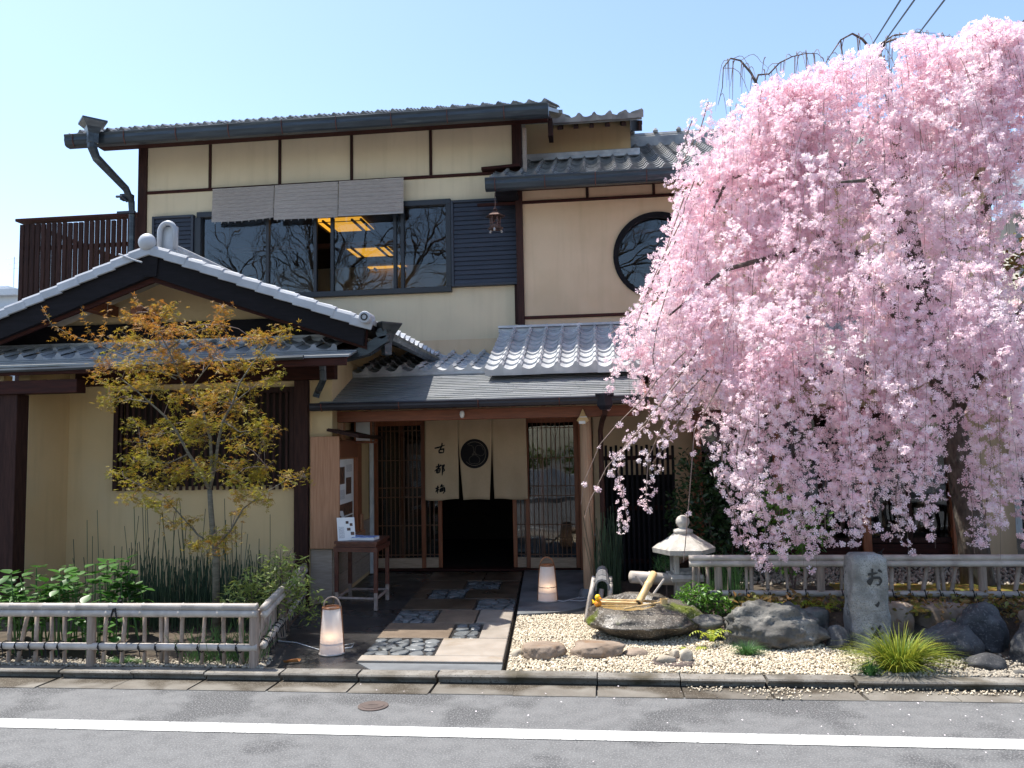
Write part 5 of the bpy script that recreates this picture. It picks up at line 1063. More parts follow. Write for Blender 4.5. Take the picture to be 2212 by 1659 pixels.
rock('stone', 'dark upright stone under the flat pale stone', .80, 6.52, .04, .11, .1, .18, 'rock_dark', 86, 0, cuts=9, group=RK, sub=3)
rock('stone', 'narrow grey wedge stone against the large boulder', .915, 6.36, .04, .04, .05, .15, 'rock_grey', 87, .4, cuts=8, group=RK, sub=3)
rock('stone', 'low flat stone behind the gap left of the pillar', 1.60, 6.62, .05, .14, .12, .25, 'rock_grey', 90, .2, cuts=10, flat=.4, group=RK, sub=3)
rock('stone', 'pale grey stone tucked against the foot of the pillar', 1.70, 6.30, .04, .10, .09, .19, 'rock_dark', 93, .3, cuts=8, group=RK, sub=3)
rock('stone', 'brownish flat topped stone just behind the grass tuft', 2.22, 6.62, .04, .17, .13, .30, 'rock_tan', 96, .1, cuts=9, flat=.4, group=RK)
rock('stone', 'layered brown slab stone under the moss patch', 2.58, 6.66, .08, .23, .14, .25, 'rock_tan', 98, -.1, cuts=10, flat=.35, group=RK)
rock('boulder', 'rounded dark boulder right behind the grass tuft', 2.47, 6.22, .02, .22, .18, .25, 'rock_dark', 101, 0, cuts=7, group=RK)
rock('boulder', 'dark angular boulder below the fence post', 2.78, 6.42, .02, .20, .17, .36, 'rock_dark', 104, .3, cuts=9, group=RK)
rock('boulder', 'big bluish black boulder at the end of the rock row', 3.05, 6.02, .0, .30, .26, .38, 'rock_dark', 108, -.4, cuts=8, group=RK)
rock('stone', 'small dark oval stone at the foot of the bluish boulder', 2.53, 5.82, .03, .14, .09, .12, 'rock_dark', 111, .1, rough=.1, cuts=5, group=RK, sub=3)
rock('pebble', 'tiny pale pebble by the small dark oval stone', 2.66, 5.67, .04, .04, .035, .045, 'rock_grey', 113, 0, cuts=4, sub=3)
rock('boulder', 'brownish boulder behind the big bluish one', 3.3, 6.45, .02, .26, .2, .42, 'rock_tan', 115, .2, cuts=8, group=RK)
# ---- small round valve cover in the road, fallen leaf
q = onZ(806, 1526, 0); t = thing('valve_cover', 'small round brown valve cover set in the road', 'cover', (q.x, q.y, 0))
MB().lathe([(.095, .001), (.095, .006), (.09, .008)], (q.x, q.y, 0), 28).build('rim', 'iron_red', t); MB().lathe([(.07, .0085), (.07, .0105), (.066, .011)], (q.x, q.y, 0), 28).build('lid', 'iron_red', t); MB().box(q.x-.028, q.x+.028, q.y-.006, q.y+.006, .0112, .0135, c=.001).build('lid_bar', 'iron_red', t)
mb = MB(); mb.grid(lambda u, v: (-2.30+.11*(u-.5)+.03*(v-.5), 5.735+.05*(v-.5)*(1-(2*u-1)**2)+.0, .056+.02*(2*v-1)**2+.01*u), 6, 4); tag(mb.build('fallen_leaf', 'dry_leaf', smooth=True), 'single curled orange leaf on the wet ground near the kerb', 'leaf')
# ================================================================== PLANTS
def unit(n): v = RNG.normal(size=(n, 3)); return v/np.linalg.norm(v, axis=1)[:, None]
def ball(n, c, r, shell=.35):
    return np.array(c)+unit(n)*(RNG.random(n)**shell)[:, None]*np.array(r)
# ---- maple with reddish yellow spring leaves
MY = 6.45
MP = lambda x, y, dy=0.0: onY(*Z4(x, y), MY+dy)
mbase = MP(1385, 1700)
mt = thing('maple_tree', 'slender young maple with yellow and rust coloured spring leaves behind the fence', 'tree', (mbase.x, MY, .05))
mb = MB(); tr = [V3((mbase.x+.01, MY, .0)), MP(1385, 1640), MP(1365, 1500), MP(1352, 1350), MP(1345, 1230)]
mb.tube(tr, [.033, .028, .024, .022, .020], 10); mb.build('trunk', 'bark_maple', mt, smooth=True)
BR = [([(1345, 1235), (1290, 1120), (1210, 1000), (1130, 850), (1050, 750), (960, 670), (870, 590), (780, 520)], .020, -.25), ([(1345, 1235), (1385, 1050), (1400, 920), (1430, 790), (1490, 680), (1540, 540), (1620, 420), (1720, 300), (1830, 220)], .019, .22),
      ([(1360, 1130), (1350, 900), (1300, 730), (1210, 600), (1150, 500), (1080, 330), (1010, 200), (950, 90)], .018, .05), ([(1380, 1590), (1270, 1520), (1130, 1360), (1040, 1260), (900, 1200), (790, 1140)], .012, -.3), ([(1400, 1580), (1480, 1490), (1560, 1350), (1700, 1250), (1850, 1160), (1960, 1150)], .012, -.2),
      ([(1210, 1000), (1080, 1060), (950, 1040), (860, 1040)], .009, -.3), ([(1130, 850), (1000, 880), (900, 920)], .008, .2), ([(1430, 790), (1540, 860), (1650, 840), (1750, 830)], .008, -.15), ([(1400, 920), (1500, 900), (1620, 850), (1690, 910)], .007, .2), ([(1390, 1050), (1520, 1100), (1640, 1080), (1720, 1090)], .008, -.25),
      ([(1150, 500), (1000, 470), (850, 450), (700, 450)], .009, -.1), ([(1080, 330), (1200, 230), (1330, 190), (1430, 60)], .009, .15), ([(1490, 680), (1600, 590), (1740, 510)], .008, .3), ([(960, 670), (840, 650), (700, 670)], .008, .1), ([(1130, 520), (900, 400), (700, 330), (620, 290), (480, 250), (330, 170), (265, 50)], .009, -.15), ([(650, 300), (560, 190), (520, 50)], .005, -.1), ([(640, 290), (680, 160), (695, 20)], .005, -.2),
      ([(1210, 600), (1300, 480), (1380, 380), (1420, 170)], .008, -.2), ([(1290, 1120), (1190, 1130), (1100, 1090)], .007, .25)]
mb = MB(); bpts = []
for pts, r, dep in BR:
    w_ = [MP(x, y, dep*(i/(len(pts)-1))) for i, (x, y) in enumerate(pts)]
    mb.tube(w_, [r*.78*(1-.8*i/(len(w_)-1)) for i in range(len(w_))], 6); bpts += w_
mb.build('limbs', 'bark_maple', mt, smooth=True)
CL = [(830,130,80),(950,80,90),(1080,80,80),(960,170,110),(1080,200,110),(1200,210,90),(1310,200,90),(1430,70,70),(1400,160,60),(1700,250,110),(1830,220,70),(1620,260,70),(780,310,110),(900,300,110),(1020,340,110),(1120,350,90),(1280,290,80),(1470,270,40),(700,450,110),(830,440,130),(960,430,130),(1100,430,120),(1200,420,100),(1320,400,90),(1440,450,100),(1560,430,100),(1680,400,90),(1750,510,70),(700,560,100),(850,550,100),(1000,560,80),(720,660,110),(850,640,70),(1100,650,70),(1180,610,60),(1270,640,90),(1380,590,110),(1480,600,110),(1600,580,90),(1350,690,110),(1500,700,110),(1600,720,80),(880,800,70),(960,850,90),(1080,800,90),(1200,790,110),(1300,790,100),(1500,830,110),(1620,830,80),(1740,830,60),(940,930,110),(1060,930,90),(1170,890,80),(1270,900,90),(1330,830,80),(1550,940,70),(1690,910,60),(850,1040,90),(960,1040,90),(1100,1090,90),(1200,1110,110),(1300,1060,100),(1400,1050,90),(1540,1060,80),(1640,1080,90),(1700,1090,60),(780,1130,80),(870,1190,110),(1000,1190,70),(1110,1170,80),(1330,1130,80),(1500,1150,80),(1640,1150,80),(1850,1150,70),(1940,1150,40),(850,1280,80),(950,1310,90),(1060,1330,70),(1620,1260,80),(1540,1290,70),(1680,1290,60),(1110,1440,60),(1200,1450,60),(1350,1530,80),(1430,1560,80),(1270,1580,80),(1390,1600,70),(1530,1370,50),(1500,1500,40)]
P = []; rn = []; mb = MB(); k_ = .497/1.4757*MY/1720
for (x, y, r) in CL:
    dep = random.uniform(-.42, .38); c = MP(x, y, dep); rr = r*k_*1.05
    near = min(bpts, key=lambda b: (b-c).length)
    mb.tube([near, near.lerp(c, .55)+Vector((0, 0, .03)), c], [.004, .003, .002], 4)
    base = .05+.45*random.random()+.25*max(0, min(1, (900-y)/700))
    for s in range(6):
        a = random.random()*6.28; e = c+Vector((math.cos(a)*rr, math.sin(a)*rr*.9, random.uniform(-.75, .8)*rr)); mb.tube([c, e], [.002, .0012], 3)
        n = max(4, int(r*.165))
        for _ in range(n):
            t = random.random()**.7; q = c.lerp(e, t)+Vector((random.gauss(0, .03), random.gauss(0, .035), random.gauss(-.004, .026))); P.append(q); rn.append(min(1, max(0, base+random.gauss(0, .22)+(.12 if y < 500 else 0))))
for tw in ([(620, 290), (480, 250), (330, 170), (265, 50)], [(650, 300), (560, 190), (520, 50)], [(640, 290), (680, 160), (695, 20)], [(480, 250), (400, 230), (340, 260)]):
    for i in range(len(tw)-1):
        a, b = MP(*tw[i], -.15), MP(*tw[i+1], -.18)
        for j in range(9): P.append(a.lerp(b, j/9)+Vector((random.gauss(0, .012),)*3)); rn.append(random.uniform(.55, 1))
tag(mb.build('twigs', 'twig', mt), kind='stuff')
star = [(0, 0, 0)]; lf = []
for i, (an, ln) in enumerate(((-105, .55), (-52, .9), (0, 1.1), (52, .9), (105, .55))):
    a = rad(an); w_ = rad(13); star += [(math.sin(a-w_)*ln*.5, math.cos(a-w_)*ln*.5, .03), (math.sin(a)*ln, math.cos(a)*ln, -.12), (math.sin(a+w_)*ln*.5, math.cos(a+w_)*ln*.5, .03)]; b = 1+3*i; lf += [(0, b, b+1), (0, b+1, b+2)]
P = np.array([tuple(p) for p in P]); N_ = len(P)
scatter('leaves', star, lf, P, rots(N_, 'up', .55), RNG.uniform(.022, .041, N_), 'maple_leaf', mt, rnd=np.array(rn))
# ---- hydrangea: large leaves one by one
hy = thing('hydrangea_bush', 'leafy bright green hydrangea bush behind the bamboo fence by the annex post', 'bush', (-4.55, 6.15, .05))
def big_leaf():
    mb = MB(); n = 6; prof = [0, .3, .46, .5, .42, .25, 0]; vs = []
    for i, w_ in enumerate(prof):
        t = i/n; vs += [(-w_*.85, t, .10*w_-.14*t*t), (0, t, -.02-.14*t*t), (w_*.85, t, .10*w_-.14*t*t)]
    fs = []
    for i in range(n): b = 3*i; fs += [(b, b+1, b+4, b+3), (b+1, b+2, b+5, b+4)]
    mb.add(vs, fs); return mb.mesh('leaf', 'leaf_hydrangea', smooth=True)
bl = big_leaf(); mb = MB(); stems = []
for i in range(64):
    x = random.uniform(-5.35, -3.85); y = random.uniform(5.8, 6.6); h = (.62 if -4.9 < x < -4.0 else .42)*random.uniform(.6, 1.12)+.02
    top = V3((x+random.gauss(0, .06), y-.05+random.gauss(0, .05), h)); mb.tube([(x, y, .05), top.lerp(V3((x, y, .05)), .4)+Vector((.01, 0, 0)), top], [.007, .006, .004], 5); stems.append(top)
tag(mb.build('stems', 'grass_green', hy), kind='stuff')
stems.sort(key=lambda q: q.y)
spare = MB(); bv = [tuple(v.co) for v in bl.vertices]; bf = [tuple(f.vertices) for f in bl.polygons]; cnt = 0
for top in stems:
    for lv in range(3):
        for k in range(4):
            a = math.pi/2*k+lv*.7+random.uniform(-.4, .4); tl = rad(random.uniform(0, 62)); s = random.uniform(.06, .105)
            M = Matrix.Translation(top+Vector((0, 0, -.09*lv))) @ Matrix.Rotation(a, 4, 'Z') @ Matrix.Rotation(tl-rad(20), 4, 'X') @ Matrix.Translation((0, .02, 0)) @ Matrix.Scale(s, 4)
            cnt += 1
            if cnt <= 300: inst('leaf', bl, hy, M)
            else: spare.add([M @ V3(p) for p in bv], bf)
tag(spare.build('leaves', 'leaf_hydrangea', hy, smooth=True), kind='stuff')

# ---- horsetails
def stems_stuff(name, label, n, xr, yr, hr, m, r=.0035, lean=.06, z0=.05, cat='plants'):
    sv = [(math.cos(a)*1, math.sin(a)*1, z) for z in (0, 1) for a in (0, 2.09, 4.19)]; sf = [(0, 1, 4, 3), (1, 2, 5, 4), (2, 0, 3, 5)]
    P = np.stack([RNG.uniform(*xr, n), RNG.uniform(*yr, n), np.full(n, z0)], 1); h = RNG.uniform(0, 1, n)**1.6*(hr[1]-hr[0])+hr[0]
    sc = np.stack([np.full(n, r), np.full(n, r), h], 1); o = scatter(name, sv, sf, P, rots(n, 'up', lean), sc, m); return tag(o, label, cat, kind='stuff')
stems_stuff('horsetails', 'dense dark green horsetail stems against the annex wall', 950, (-4.55, -3.05), (6.7, 7.7), (.18, .58), 'horsetail')
stems_stuff('tall_horsetails', 'sparse tall horsetail stems rising above the rest by the annex wall', 70, (-4.9, -3.2), (6.9, 7.7), (.6, 1.12), 'horsetail', lean=.08)
stems_stuff('post_horsetails', 'tuft of thin green stems beside the canopy post', 170, (-.12, .14), (7.95, 8.35), (.35, .95), 'horsetail', r=.003, lean=.07)
stems_stuff('basin_reeds', 'thin green reeds growing behind the basin', 150, (.86, 1.25), (7.1, 7.45), (.15, .42), 'grass_green', r=.0028, lean=.16, z0=.2)
stems_stuff('fence_grass', 'wispy grass poking through the left bamboo fence', 260, (-3.1, -2.55), (5.62, 5.9), (.08, .32), 'grass_green', r=.002, lean=.35)
# ---- leaf bushes
def bush(name, label, loc, blobs, n, size, m, stem=None, cat='bush', tilt=.7, leafv=LEAF_V, leaff=LEAF_F, twig='twig'):
    t = thing(name, label, cat, loc); P = []
    tot = sum(b[3]*b[4]*b[5] for b in blobs)
    for (x, y, z, a, b, c) in blobs: P.append(ball(max(4, int(n*a*b*c/tot)), (x, y, z), (a, b, c)))
    P = np.concatenate(P); N = len(P); scatter('foliage', leafv, leaff, P, rots(N, 'up', tilt), RNG.uniform(size[0], size[1], N), m, t)
    mb = MB(); base = V3(loc)
    for (x, y, z, a, b, c) in blobs:
        e = V3((x, y, z)); q = base+Vector((random.uniform(-.05, .05), random.uniform(-.05, .05), 0)); mid = q.lerp(e, .5)+Vector((0, 0, .06)); mb.tube([q, mid, e], [.010, .007, .004], 5)
        for _ in range(4): g = e+Vector((random.uniform(-a, a)*.8, random.uniform(-b, b)*.8, random.uniform(-.3, .8)*c)); mb.tube([mid.lerp(e, .7), g], [.004, .002], 4)
    tag(mb.build('stems', twig, t), kind='stuff'); return t
nb = onY(590, 1230, 6.5)
bush('nandina', 'feathery light green nandina shrub at the corner of the bamboo fence', (nb.x, 6.75, .05), [(nb.x+.0, 6.5, .50, .34, .24, .17), (nb.x-.17, 6.35, .40, .25, .2, .15), (nb.x+.22, 6.45, .40, .2, .2, .16), (nb.x+.05, 6.5, .70, .14, .14, .12), (nb.x+.2, 6.45, .66, .12, .12, .12), (nb.x+.34, 6.5, .28, .1, .12, .14)], 1250, (.04, .085), 'leaf_nandina', tilt=.5, leafv=[(0, 0, 0), (.13, .35, .03), (0, 1, -.08), (-.13, .35, .03)], leaff=[(0, 1, 2), (0, 2, 3)])
bush('camellia', 'tall dark green camellia bush behind the stone lantern', (1.25, 8.55, .1), [(1.0, 8.6, .85, .38, .3, .45), (1.35, 8.5, 1.2, .36, .3, .35), (.95, 8.55, 1.35, .25, .2, .22), (1.55, 8.45, .75, .3, .25, .35), (1.25, 8.5, .45, .4, .25, .25)], 3000, (.045, .075), 'leaf_dark', tilt=.8)
bush('camellia_shoot', 'glossy bright leaved shrub below the blossoms by the dark window', (1.75, 7.9, .15), [(1.62, 7.9, 1.0, .2, .18, .28), (1.9, 7.85, .8, .22, .18, .26), (1.75, 7.9, .5, .2, .2, .2)], 700, (.045, .07), 'leaf_bright', tilt=.7)
bush('low_shrub', 'bright green small leaved shrub in front of the right fence end', (.80, 6.85, .1), [(.74, 6.82, .33, .16, .13, .13), (.92, 6.86, .27, .14, .12, .11), (.66, 6.95, .28, .12, .1, .1)], 700, (.028, .045), 'leaf_bright', tilt=.7)
pn_ = bush('pine_seedling', 'small pine seedling with upright needles beside the stone lantern', (.56, 7.75, .1), [(.56, 7.75, .45, .12, .1, .10)], 260, (.07, .11), 'grass_green', tilt=.6, leafv=[(-.02, 0, 0), (.02, 0, 0), (0, .4, .9)], leaff=[(0, 1, 2)])
# ---- grasses
def tuft(name, label, c, n, L, spread, m, w_=.007, cat='grass', sy=.7):
    t = thing(name, label, cat, c); vs = []; fs = []; rn = []; mbv = []
    for i in range(n):
        a = random.random()*6.283; l = L*random.uniform(.55, 1.1); r0_ = spread*.28*math.sqrt(random.random()); p = V3((c[0]+r0_*math.cos(a), c[1]+r0_*math.sin(a)*sy, c[2])); out = spread*random.uniform(.15, .9); d = Vector((math.cos(a), math.sin(a)*sy, 0)); sd = Vector((-math.sin(a), math.cos(a), 0))*w_
        b = len(vs); seg = 5; z_up = l*random.uniform(.55, .95)
        for k in range(seg+1):
            u = k/seg; q = p+d*(out*u**1.5)+Vector((0, 0, max(-.0+.0, z_up*(1.75*u-1.05*u*u*(out/spread+.25))))); ww = sd*(1-u*.92)
            q.z = max(q.z, c[2]+.004)
            vs += [q-ww, q+ww]; rn += [random.random()*.0+(i % 17)/17]*2
        fs += [(b+2*k, b+2*k+1, b+2*k+3, b+2*k+2) for k in range(seg)]
    mb = MB(); mb.v = [tuple(v) for v in vs]; mb.f = fs; o = mb.build('blades', m, t); at_ = o.data.attributes.new('rnd', 'FLOAT', 'POINT'); at_.data.foreach_set('value', rn); tag(o, kind='stuff'); return t
tuft('grass_tuft', 'big yellow green sedge tuft at the foot of the carved pillar', (1.93, 5.72, .05), 850, .27, .42, 'grass_yellow', .005)
tuft('grass_tuft', 'smaller green plant spilling over the kerb below the sedge', (1.70, 5.60, .05), 120, .12, .13, 'grass_green', .005)
tuft('grass_tuft', 'round fine leaved green tuft on gravel before the large boulder', (1.0, 6.05, .05), 420, .12, .17, 'grass_green', .0025)
tuft('grass_tuft', 'low green moss like tuft under the left bamboo fence', (-3.55, 5.66, .05), 300, .06, .22, 'grass_green', .003, sy=.3)
tuft('grass_tuft', 'fine pale grass rising through the right fence near its first post', (1.05, 7.05, .2), 90, .45, .25, 'grass_green', .003)
# ---- ferns
def fern(label, c, nf, L, seed, up_=.6):
    rs = random.Random(seed); t = thing('fern', label, 'fern', c); mb = MB(); rn = []
    for i in range(nf):
        a = rs.random()*6.283; d = Vector((math.cos(a), math.sin(a)*.8, 0)); l = L*rs.uniform(.7, 1.1); k = 9; pts = []
        for j in range(k+1): u = j/k; pts.append(V3(c)+d*(l*u)+Vector((0, 0, l*up_*(1.7*u-1.4*u*u))))
        sd = Vector((-d.y, d.x, 0)).normalized(); v_ = rs.random()
        for j in range(k):
            w_ = l*.30*math.sin(math.pi*(.12+.86*j/k))*(1-j/k*.5); p = pts[j]; dn = (pts[j+1]-p)
            for s in (-1, 1):
                b = len(mb.v); q = p+sd*(s*w_)+dn*.5+Vector((0, 0, -.012)); mb.v += [tuple(p), tuple(p+dn*.75), tuple(q)]; mb.f.append((b, b+1, b+2)); rn += [v_]*3
    o = mb.build('fronds', 'fern', t); at_ = o.data.attributes.new('rnd', 'FLOAT', 'POINT'); at_.data.foreach_set('value', rn); return t
fern('yellow green fern growing at the right end of the basin boulder', (.78, 6.30, .10), 9, .17, 1, .9)
fern('small fern leaning over the gravel below the basin', (.62, 6.22, .05), 7, .13, 2, .4)
for i, (x, y, lb) in enumerate(((1.28, 6.82, 'yellow fern behind the large rugged boulder'), (1.52, 6.86, 'small yellow fern between two fence pickets left of the pillar'), (1.74, 6.80, 'broad yellow fern directly left of the carved pillar'), (2.62, 6.86, 'fern growing under the fence right of the pillar'), (3.0, 6.84, 'fern among ground leaves by the last fence post in view'))): fern(lb, (x, y, .215), 9, .2, 10+i, .75)
P = np.stack([RNG.uniform(1.0, 3.6, 900), RNG.uniform(6.7, 6.98, 900), RNG.uniform(.2, .36, 900)], 1); o = scatter('ground_cover', LEAF_V, LEAF_F, P, rots(900, 'up', .7), RNG.uniform(.03, .065, 900), 'ground_leaf'); tag(o, 'mixed green and rusty leaves along the fence foot', 'leaves', kind='stuff')
P = np.stack([RNG.uniform(2.1, 3.5, 420), RNG.uniform(6.45, 6.8, 420), RNG.uniform(.22, .36, 420)], 1); o = scatter('low_foliage', LEAF_V, LEAF_F, P, rots(420, 'up', .6), RNG.uniform(.03, .06, 420), 'ground_leaf'); tag(o, 'reddish green leaves spilling over the rocks right of the pillar', 'leaves', kind='stuff')
mb = MB(); mb.grid(lambda u, v: (2.15+.5*u, 6.55+.25*v, .27+.05*math.sin(math.pi*u)*math.sin(math.pi*v)+.012*noise.noise(Vector((u*9, v*9, 1)))), 24, 14); tag(mb.build('moss_patch', 'moss', smooth=True), 'green and rust moss patch on top of the rocks', 'moss')
mb = MB(); mb.grid(lambda u, v: (2.1+1.9*u, 7.4+.7*v, .225+.03*math.sin(math.pi*u)*math.sin(math.pi*v)+.02*noise.noise(Vector((u*9, v*5, 4)))), 30, 14); tag(mb.build('moss_lawn', 'moss', smooth=True), 'mossy ground behind the right bamboo fence', 'moss', kind='stuff')
pebbles('yard_gravel', 2600, lambda: (random.uniform(1.3, 4.2), random.uniform(8.0, 9.6), .225+random.uniform(0, .01)), 'gravel_dark', .012, .022, 'brown grey gravel between the fence and the dark windows')
# ================================================================== WEEPING CHERRY
CX, CY = 3.0, 7.55
ct_ = thing('weeping_cherry', 'large weeping cherry tree covered in pale pink blossom in front of the house', 'tree', (3.42, 8.0, .2))
T0 = [V3((3.45, 8.0, .1)), V3((3.42, 8.0, .7)), V3((3.33, 7.98, 1.5)), V3((3.2, 7.95, 2.3)), V3((3.05, 7.9, 3.0)), V3((2.96, 7.85, 3.6)), V3((2.9, 7.8, 4.3)), V3((2.82, 7.8, 5.0)), V3((2.77, 7.8, 5.35))]
MB().tube(T0, [.15, .13, .12, .11, .095, .08, .06, .03, .012], 12).build('trunk', 'bark', ct_, smooth=True)
limbs = []
def limb(pts, r): limbs.append(([V3(p) for p in pts], r))
limb([(3.2, 7.95, 2.3), (2.7, 7.8, 2.9), (2.2, 7.6, 3.4), (1.7, 7.45, 3.85), (1.4, 7.4, 4.1), (1.2, 7.35, 4.0), (1.05, 7.3, 3.7)], .06)
limb([(3.1, 7.9, 2.8), (3.4, 7.6, 3.5), (3.8, 7.4, 4.2), (4.4, 7.3, 4.7), (5.0, 7.3, 4.6)], .07)
limb([(3.25, 7.95, 2.0), (3.0, 7.5, 2.7), (2.6, 7.0, 3.3), (2.2, 6.6, 3.7), (1.9, 6.3, 3.6)], .06)
limb([(3.3, 7.95, 1.8), (3.6, 7.4, 2.6), (3.9, 6.9, 3.2), (4.2, 6.6, 3.3)], .055)
limb([(2.95, 7.85, 3.7), (2.5, 7.9, 4.3), (2.0, 7.9, 4.7), (1.6, 7.9, 4.8), (1.3, 7.9, 4.6)], .035)
limb([(2.9, 7.8, 4.3), (3.3, 7.8, 5.0), (3.8, 7.8, 5.3), (4.4, 7.8, 5.1)], .045)
limb([(3.05, 7.9, 3.0), (2.4, 7.5, 3.3), (1.8, 7.2, 3.3), (1.1, 7.0, 3.1), (.6, 6.9, 2.7)], .05)
ZT = lambda x, y: (((2000+x*.5714)/1.4757), (50+y*.5714)/1.4757)
def tp(x, y, yy=7.8): return onY(*ZT(x, y), yy)
for arc, r in (([(720, 380), (690, 320), (630, 250), (575, 238), (535, 290), (530, 400), (505, 500)], .022), ([(700, 420), (730, 330), (790, 325), (850, 262), (920, 228), (1000, 210), (1060, 212), (1095, 240)], .018), ([(1420, 420), (1400, 300), (1370, 200), (1310, 130), (1255, 100), (1190, 135), (1130, 225), (1050, 350)], .03), ([(1405, 330), (1400, 230), (1440, 150), (1500, 128), (1600, 180), (1720, 215), (1810, 260)], .028), ([(1370, 205), (1410, 160), (1480, 112), (1600, 95), (1720, 98)], .02), ([(1190, 140), (1200, 220), (1222, 330), (1222, 430)], .012), ([(1250, 300), (1330, 235), (1400, 228), (1460, 260)], .012), ([(1640, 120), (1760, 112), (1900, 130), (2080, 150), (2212, 185)], .008)):
    limb([tp(x, y, 7.8+.15*math.sin(i)) for i, (x, y) in enumerate(arc)], r*.62)
mb = MB()
for pts, r in limbs: mb.tube(pts, [r*(1-.85*i/(len(pts)-1)) for i in range(len(pts))], 8)
mb.build('limbs', 'bark', ct_, smooth=True)
# bare hanging twigs off the top arcs
mb = MB()
for (x, y, l) in [(600, 245, 150), (560, 240, 120), (640, 260, 140), (590, 250, 220), (760, 300, 60), (820, 280, 90), (880, 245, 70), (935, 225, 300), (960, 218, 130), (1000, 212, 120), (1040, 212, 110), (1080, 230, 80), (770, 230, 110), (1215, 120, 130), (1300, 130, 90), (1280, 115, 150), (1340, 160, 110), (1430, 230, 80), (1650, 200, 60), (1700, 210, 70), (1520, 130, 60), (700, 330, 90), (860, 255, 60)]:
    a = tp(x, y, 7.8); n = 6; dx = random.uniform(-60, 60); w_ = [tp(x+dx*(k/n)**.7*.5, y-12*math.sin(math.pi*min(1, k/n*1.6))+l*(k/n), 7.8+.1*k/n) for k in range(n+1)]
    mb.tube(w_, [.006-.004*k/n for k in range(n+1)], 4)
for pts_, r_ in limbs[-8:]:                         # many fine drooping twigs along the bare arching tops
    for _ in range(11):
        i = random.randrange(1, len(pts_)-1); a = pts_[i].lerp(pts_[i+1], random.random()); dx, dy_ = random.gauss(0, .13), random.gauss(0, .1); l = random.uniform(.18, .55); n = 7
        mb.tube([a+Vector((dx*(k/n)**.6, dy_*(k/n)**.6, .05*math.sin(math.pi*min(1, k/n*1.8))-l*(k/n)**1.6)) for k in range(n+1)], [.0042-.003*k/n for k in range(n+1)], 3)
tag(mb.build('bare_twigs', 'twig_pale', ct_), kind='stuff')
dome_r = np.array([0, .3, .55, .66, .76, .86, 1.0, 1.1]); dome_z = np.array([5.14, 5.14, 5.00, 4.80, 4.28, 3.45, 2.75, 2.3])
FP = []; FD = []; mb = MB(); random.seed(5)
def puff(q, k, r):
    """k flowers crowded round a point of a twig, facing outward and down"""
    for _ in range(k):
        d = Vector((random.gauss(0, 1), random.gauss(0, 1), random.gauss(-.15, .9))).normalized(); rr = r*random.uniform(.55, 1.12)
        FP.append((q.x+d.x*rr, q.y+d.y*rr, q.z+d.z*rr*.85)); FD.append((d.x, d.y, d.z))
def strand(p0, L, drift, dens, amp):
    """a drooping shoot with blossom in uneven clumps along it"""
    n = max(4, int(L/.08)); pts = []; ph, p2 = random.random()*6.28, random.random()*6.28
    for k in range(n+1):
        u = k/n; s = L*u; e = 1-math.exp(-1.6*s)
        q = V3((p0[0]+drift[0]*e+amp*(math.sin(s*2.3+ph)-math.sin(ph))*.6, p0[1]+drift[1]*e+amp*.6*(math.cos(s*1.9+p2)-math.cos(p2)), p0[2]+drift[2]*s*math.exp(-3*s)-s*(.75+.25*u)))
        if q.z < 3.3 and q.y > 8.25: q.y = 8.25-.03*random.random()
        pts.append(q)
    mb.tube(pts, [.003-.0018*k/n for k in range(n+1)], 3, cap=False)
    s = 0.0; cl_ = random.uniform(-9, 9); big_ = random.uniform(.8, 1.3)
    while s < L:
        u = s/L; i = min(n-1, int(u*n)); q = pts[i].lerp(pts[i+1], u*n-i)
        fat = (.50+1.5*noise.noise(Vector((s*2.6, ph*3, cl_)))+.25*math.sin(math.pi*min(1, u*1.1)))*big_*(1-.5*max(0, u-.7)/.3)
        if fat > .05:
            fat = min(1.5, fat); sp = .026+.040*fat                     # side shoots widen the clump
            for _ in range(1+int(fat*1.6)): puff(q+Vector((random.gauss(0, sp), random.gauss(0, sp*.8), random.gauss(-.01, .03))), int(dens*random.uniform(.6, 1.3))+2, .022+.022*fat)
        s += random.uniform(.05, .08)
def bottom(x):                                    # lowest reach of the curtain across the crown
    xs = [0, .4, .8, 1.05, 1.3, 1.6, 1.85, 2.1, 2.5, 2.9, 3.3, 3.8, 4.2, 5.5]; zs = [1.7, 1.55, 1.45, 1.3, .85, .65, .95, .85, .95, .9, .8, .65, .8, 1.0]
    return float(np.interp(x, xs, zs))
for i in range(1080):
    phi = random.random()*2*math.pi; rho = math.sqrt(random.uniform(.02, 1.0))
    if random.random() < .45: phi = -random.uniform(.1, .95)*math.pi          # the street side shows most
    c, s = math.cos(phi), math.sin(phi)
    rx = 2.75 if c < 0 else 2.7; ry = 1.35 if s < 0 else .95
    x, y = CX+c*rho*rx, CY+s*rho*ry
    if x > 5.2: continue
    zt_ = float(np.interp(rho if c < 0 or abs(s) > .5 else rho*.8, dome_r, dome_z)); zb = bottom(x); zt_ += (min(.10, max(-.10, .15*(x-2.7)))-.28*max(0, x-3.55))
    v_ = random.random()
    zb = max(zb, 1.75+random.gauss(0, .12)) if random.random() < .9 else zb
    z = zt_-abs(random.gauss(0, .12)) if v_ < .34 else random.uniform(zb+.45, zt_)
    L = random.uniform(.55, 1.6) if z > 2.6 else random.uniform(.4, 1.1)
    L = min(L, (z-zb-random.random()**2*.5))
    if L < .25: continue
    if y > 7.9: L = min(L, max(.3, z-1.8))
    if noise.noise(Vector((x*1.8+7.3, y*1.8, (z-L*.5)*1.2+4.1))) < -.19+.17*(z < 3): continue          # openings between the boughs
    up_ = .9 if z > zt_-.3 else .2
    strand((x, y, z), L, (c*random.uniform(.0, .34)+random.gauss(0, .08), s*random.uniform(0, .2)+random.gauss(0, .06), up_), 6.0, random.uniform(.02, .09))
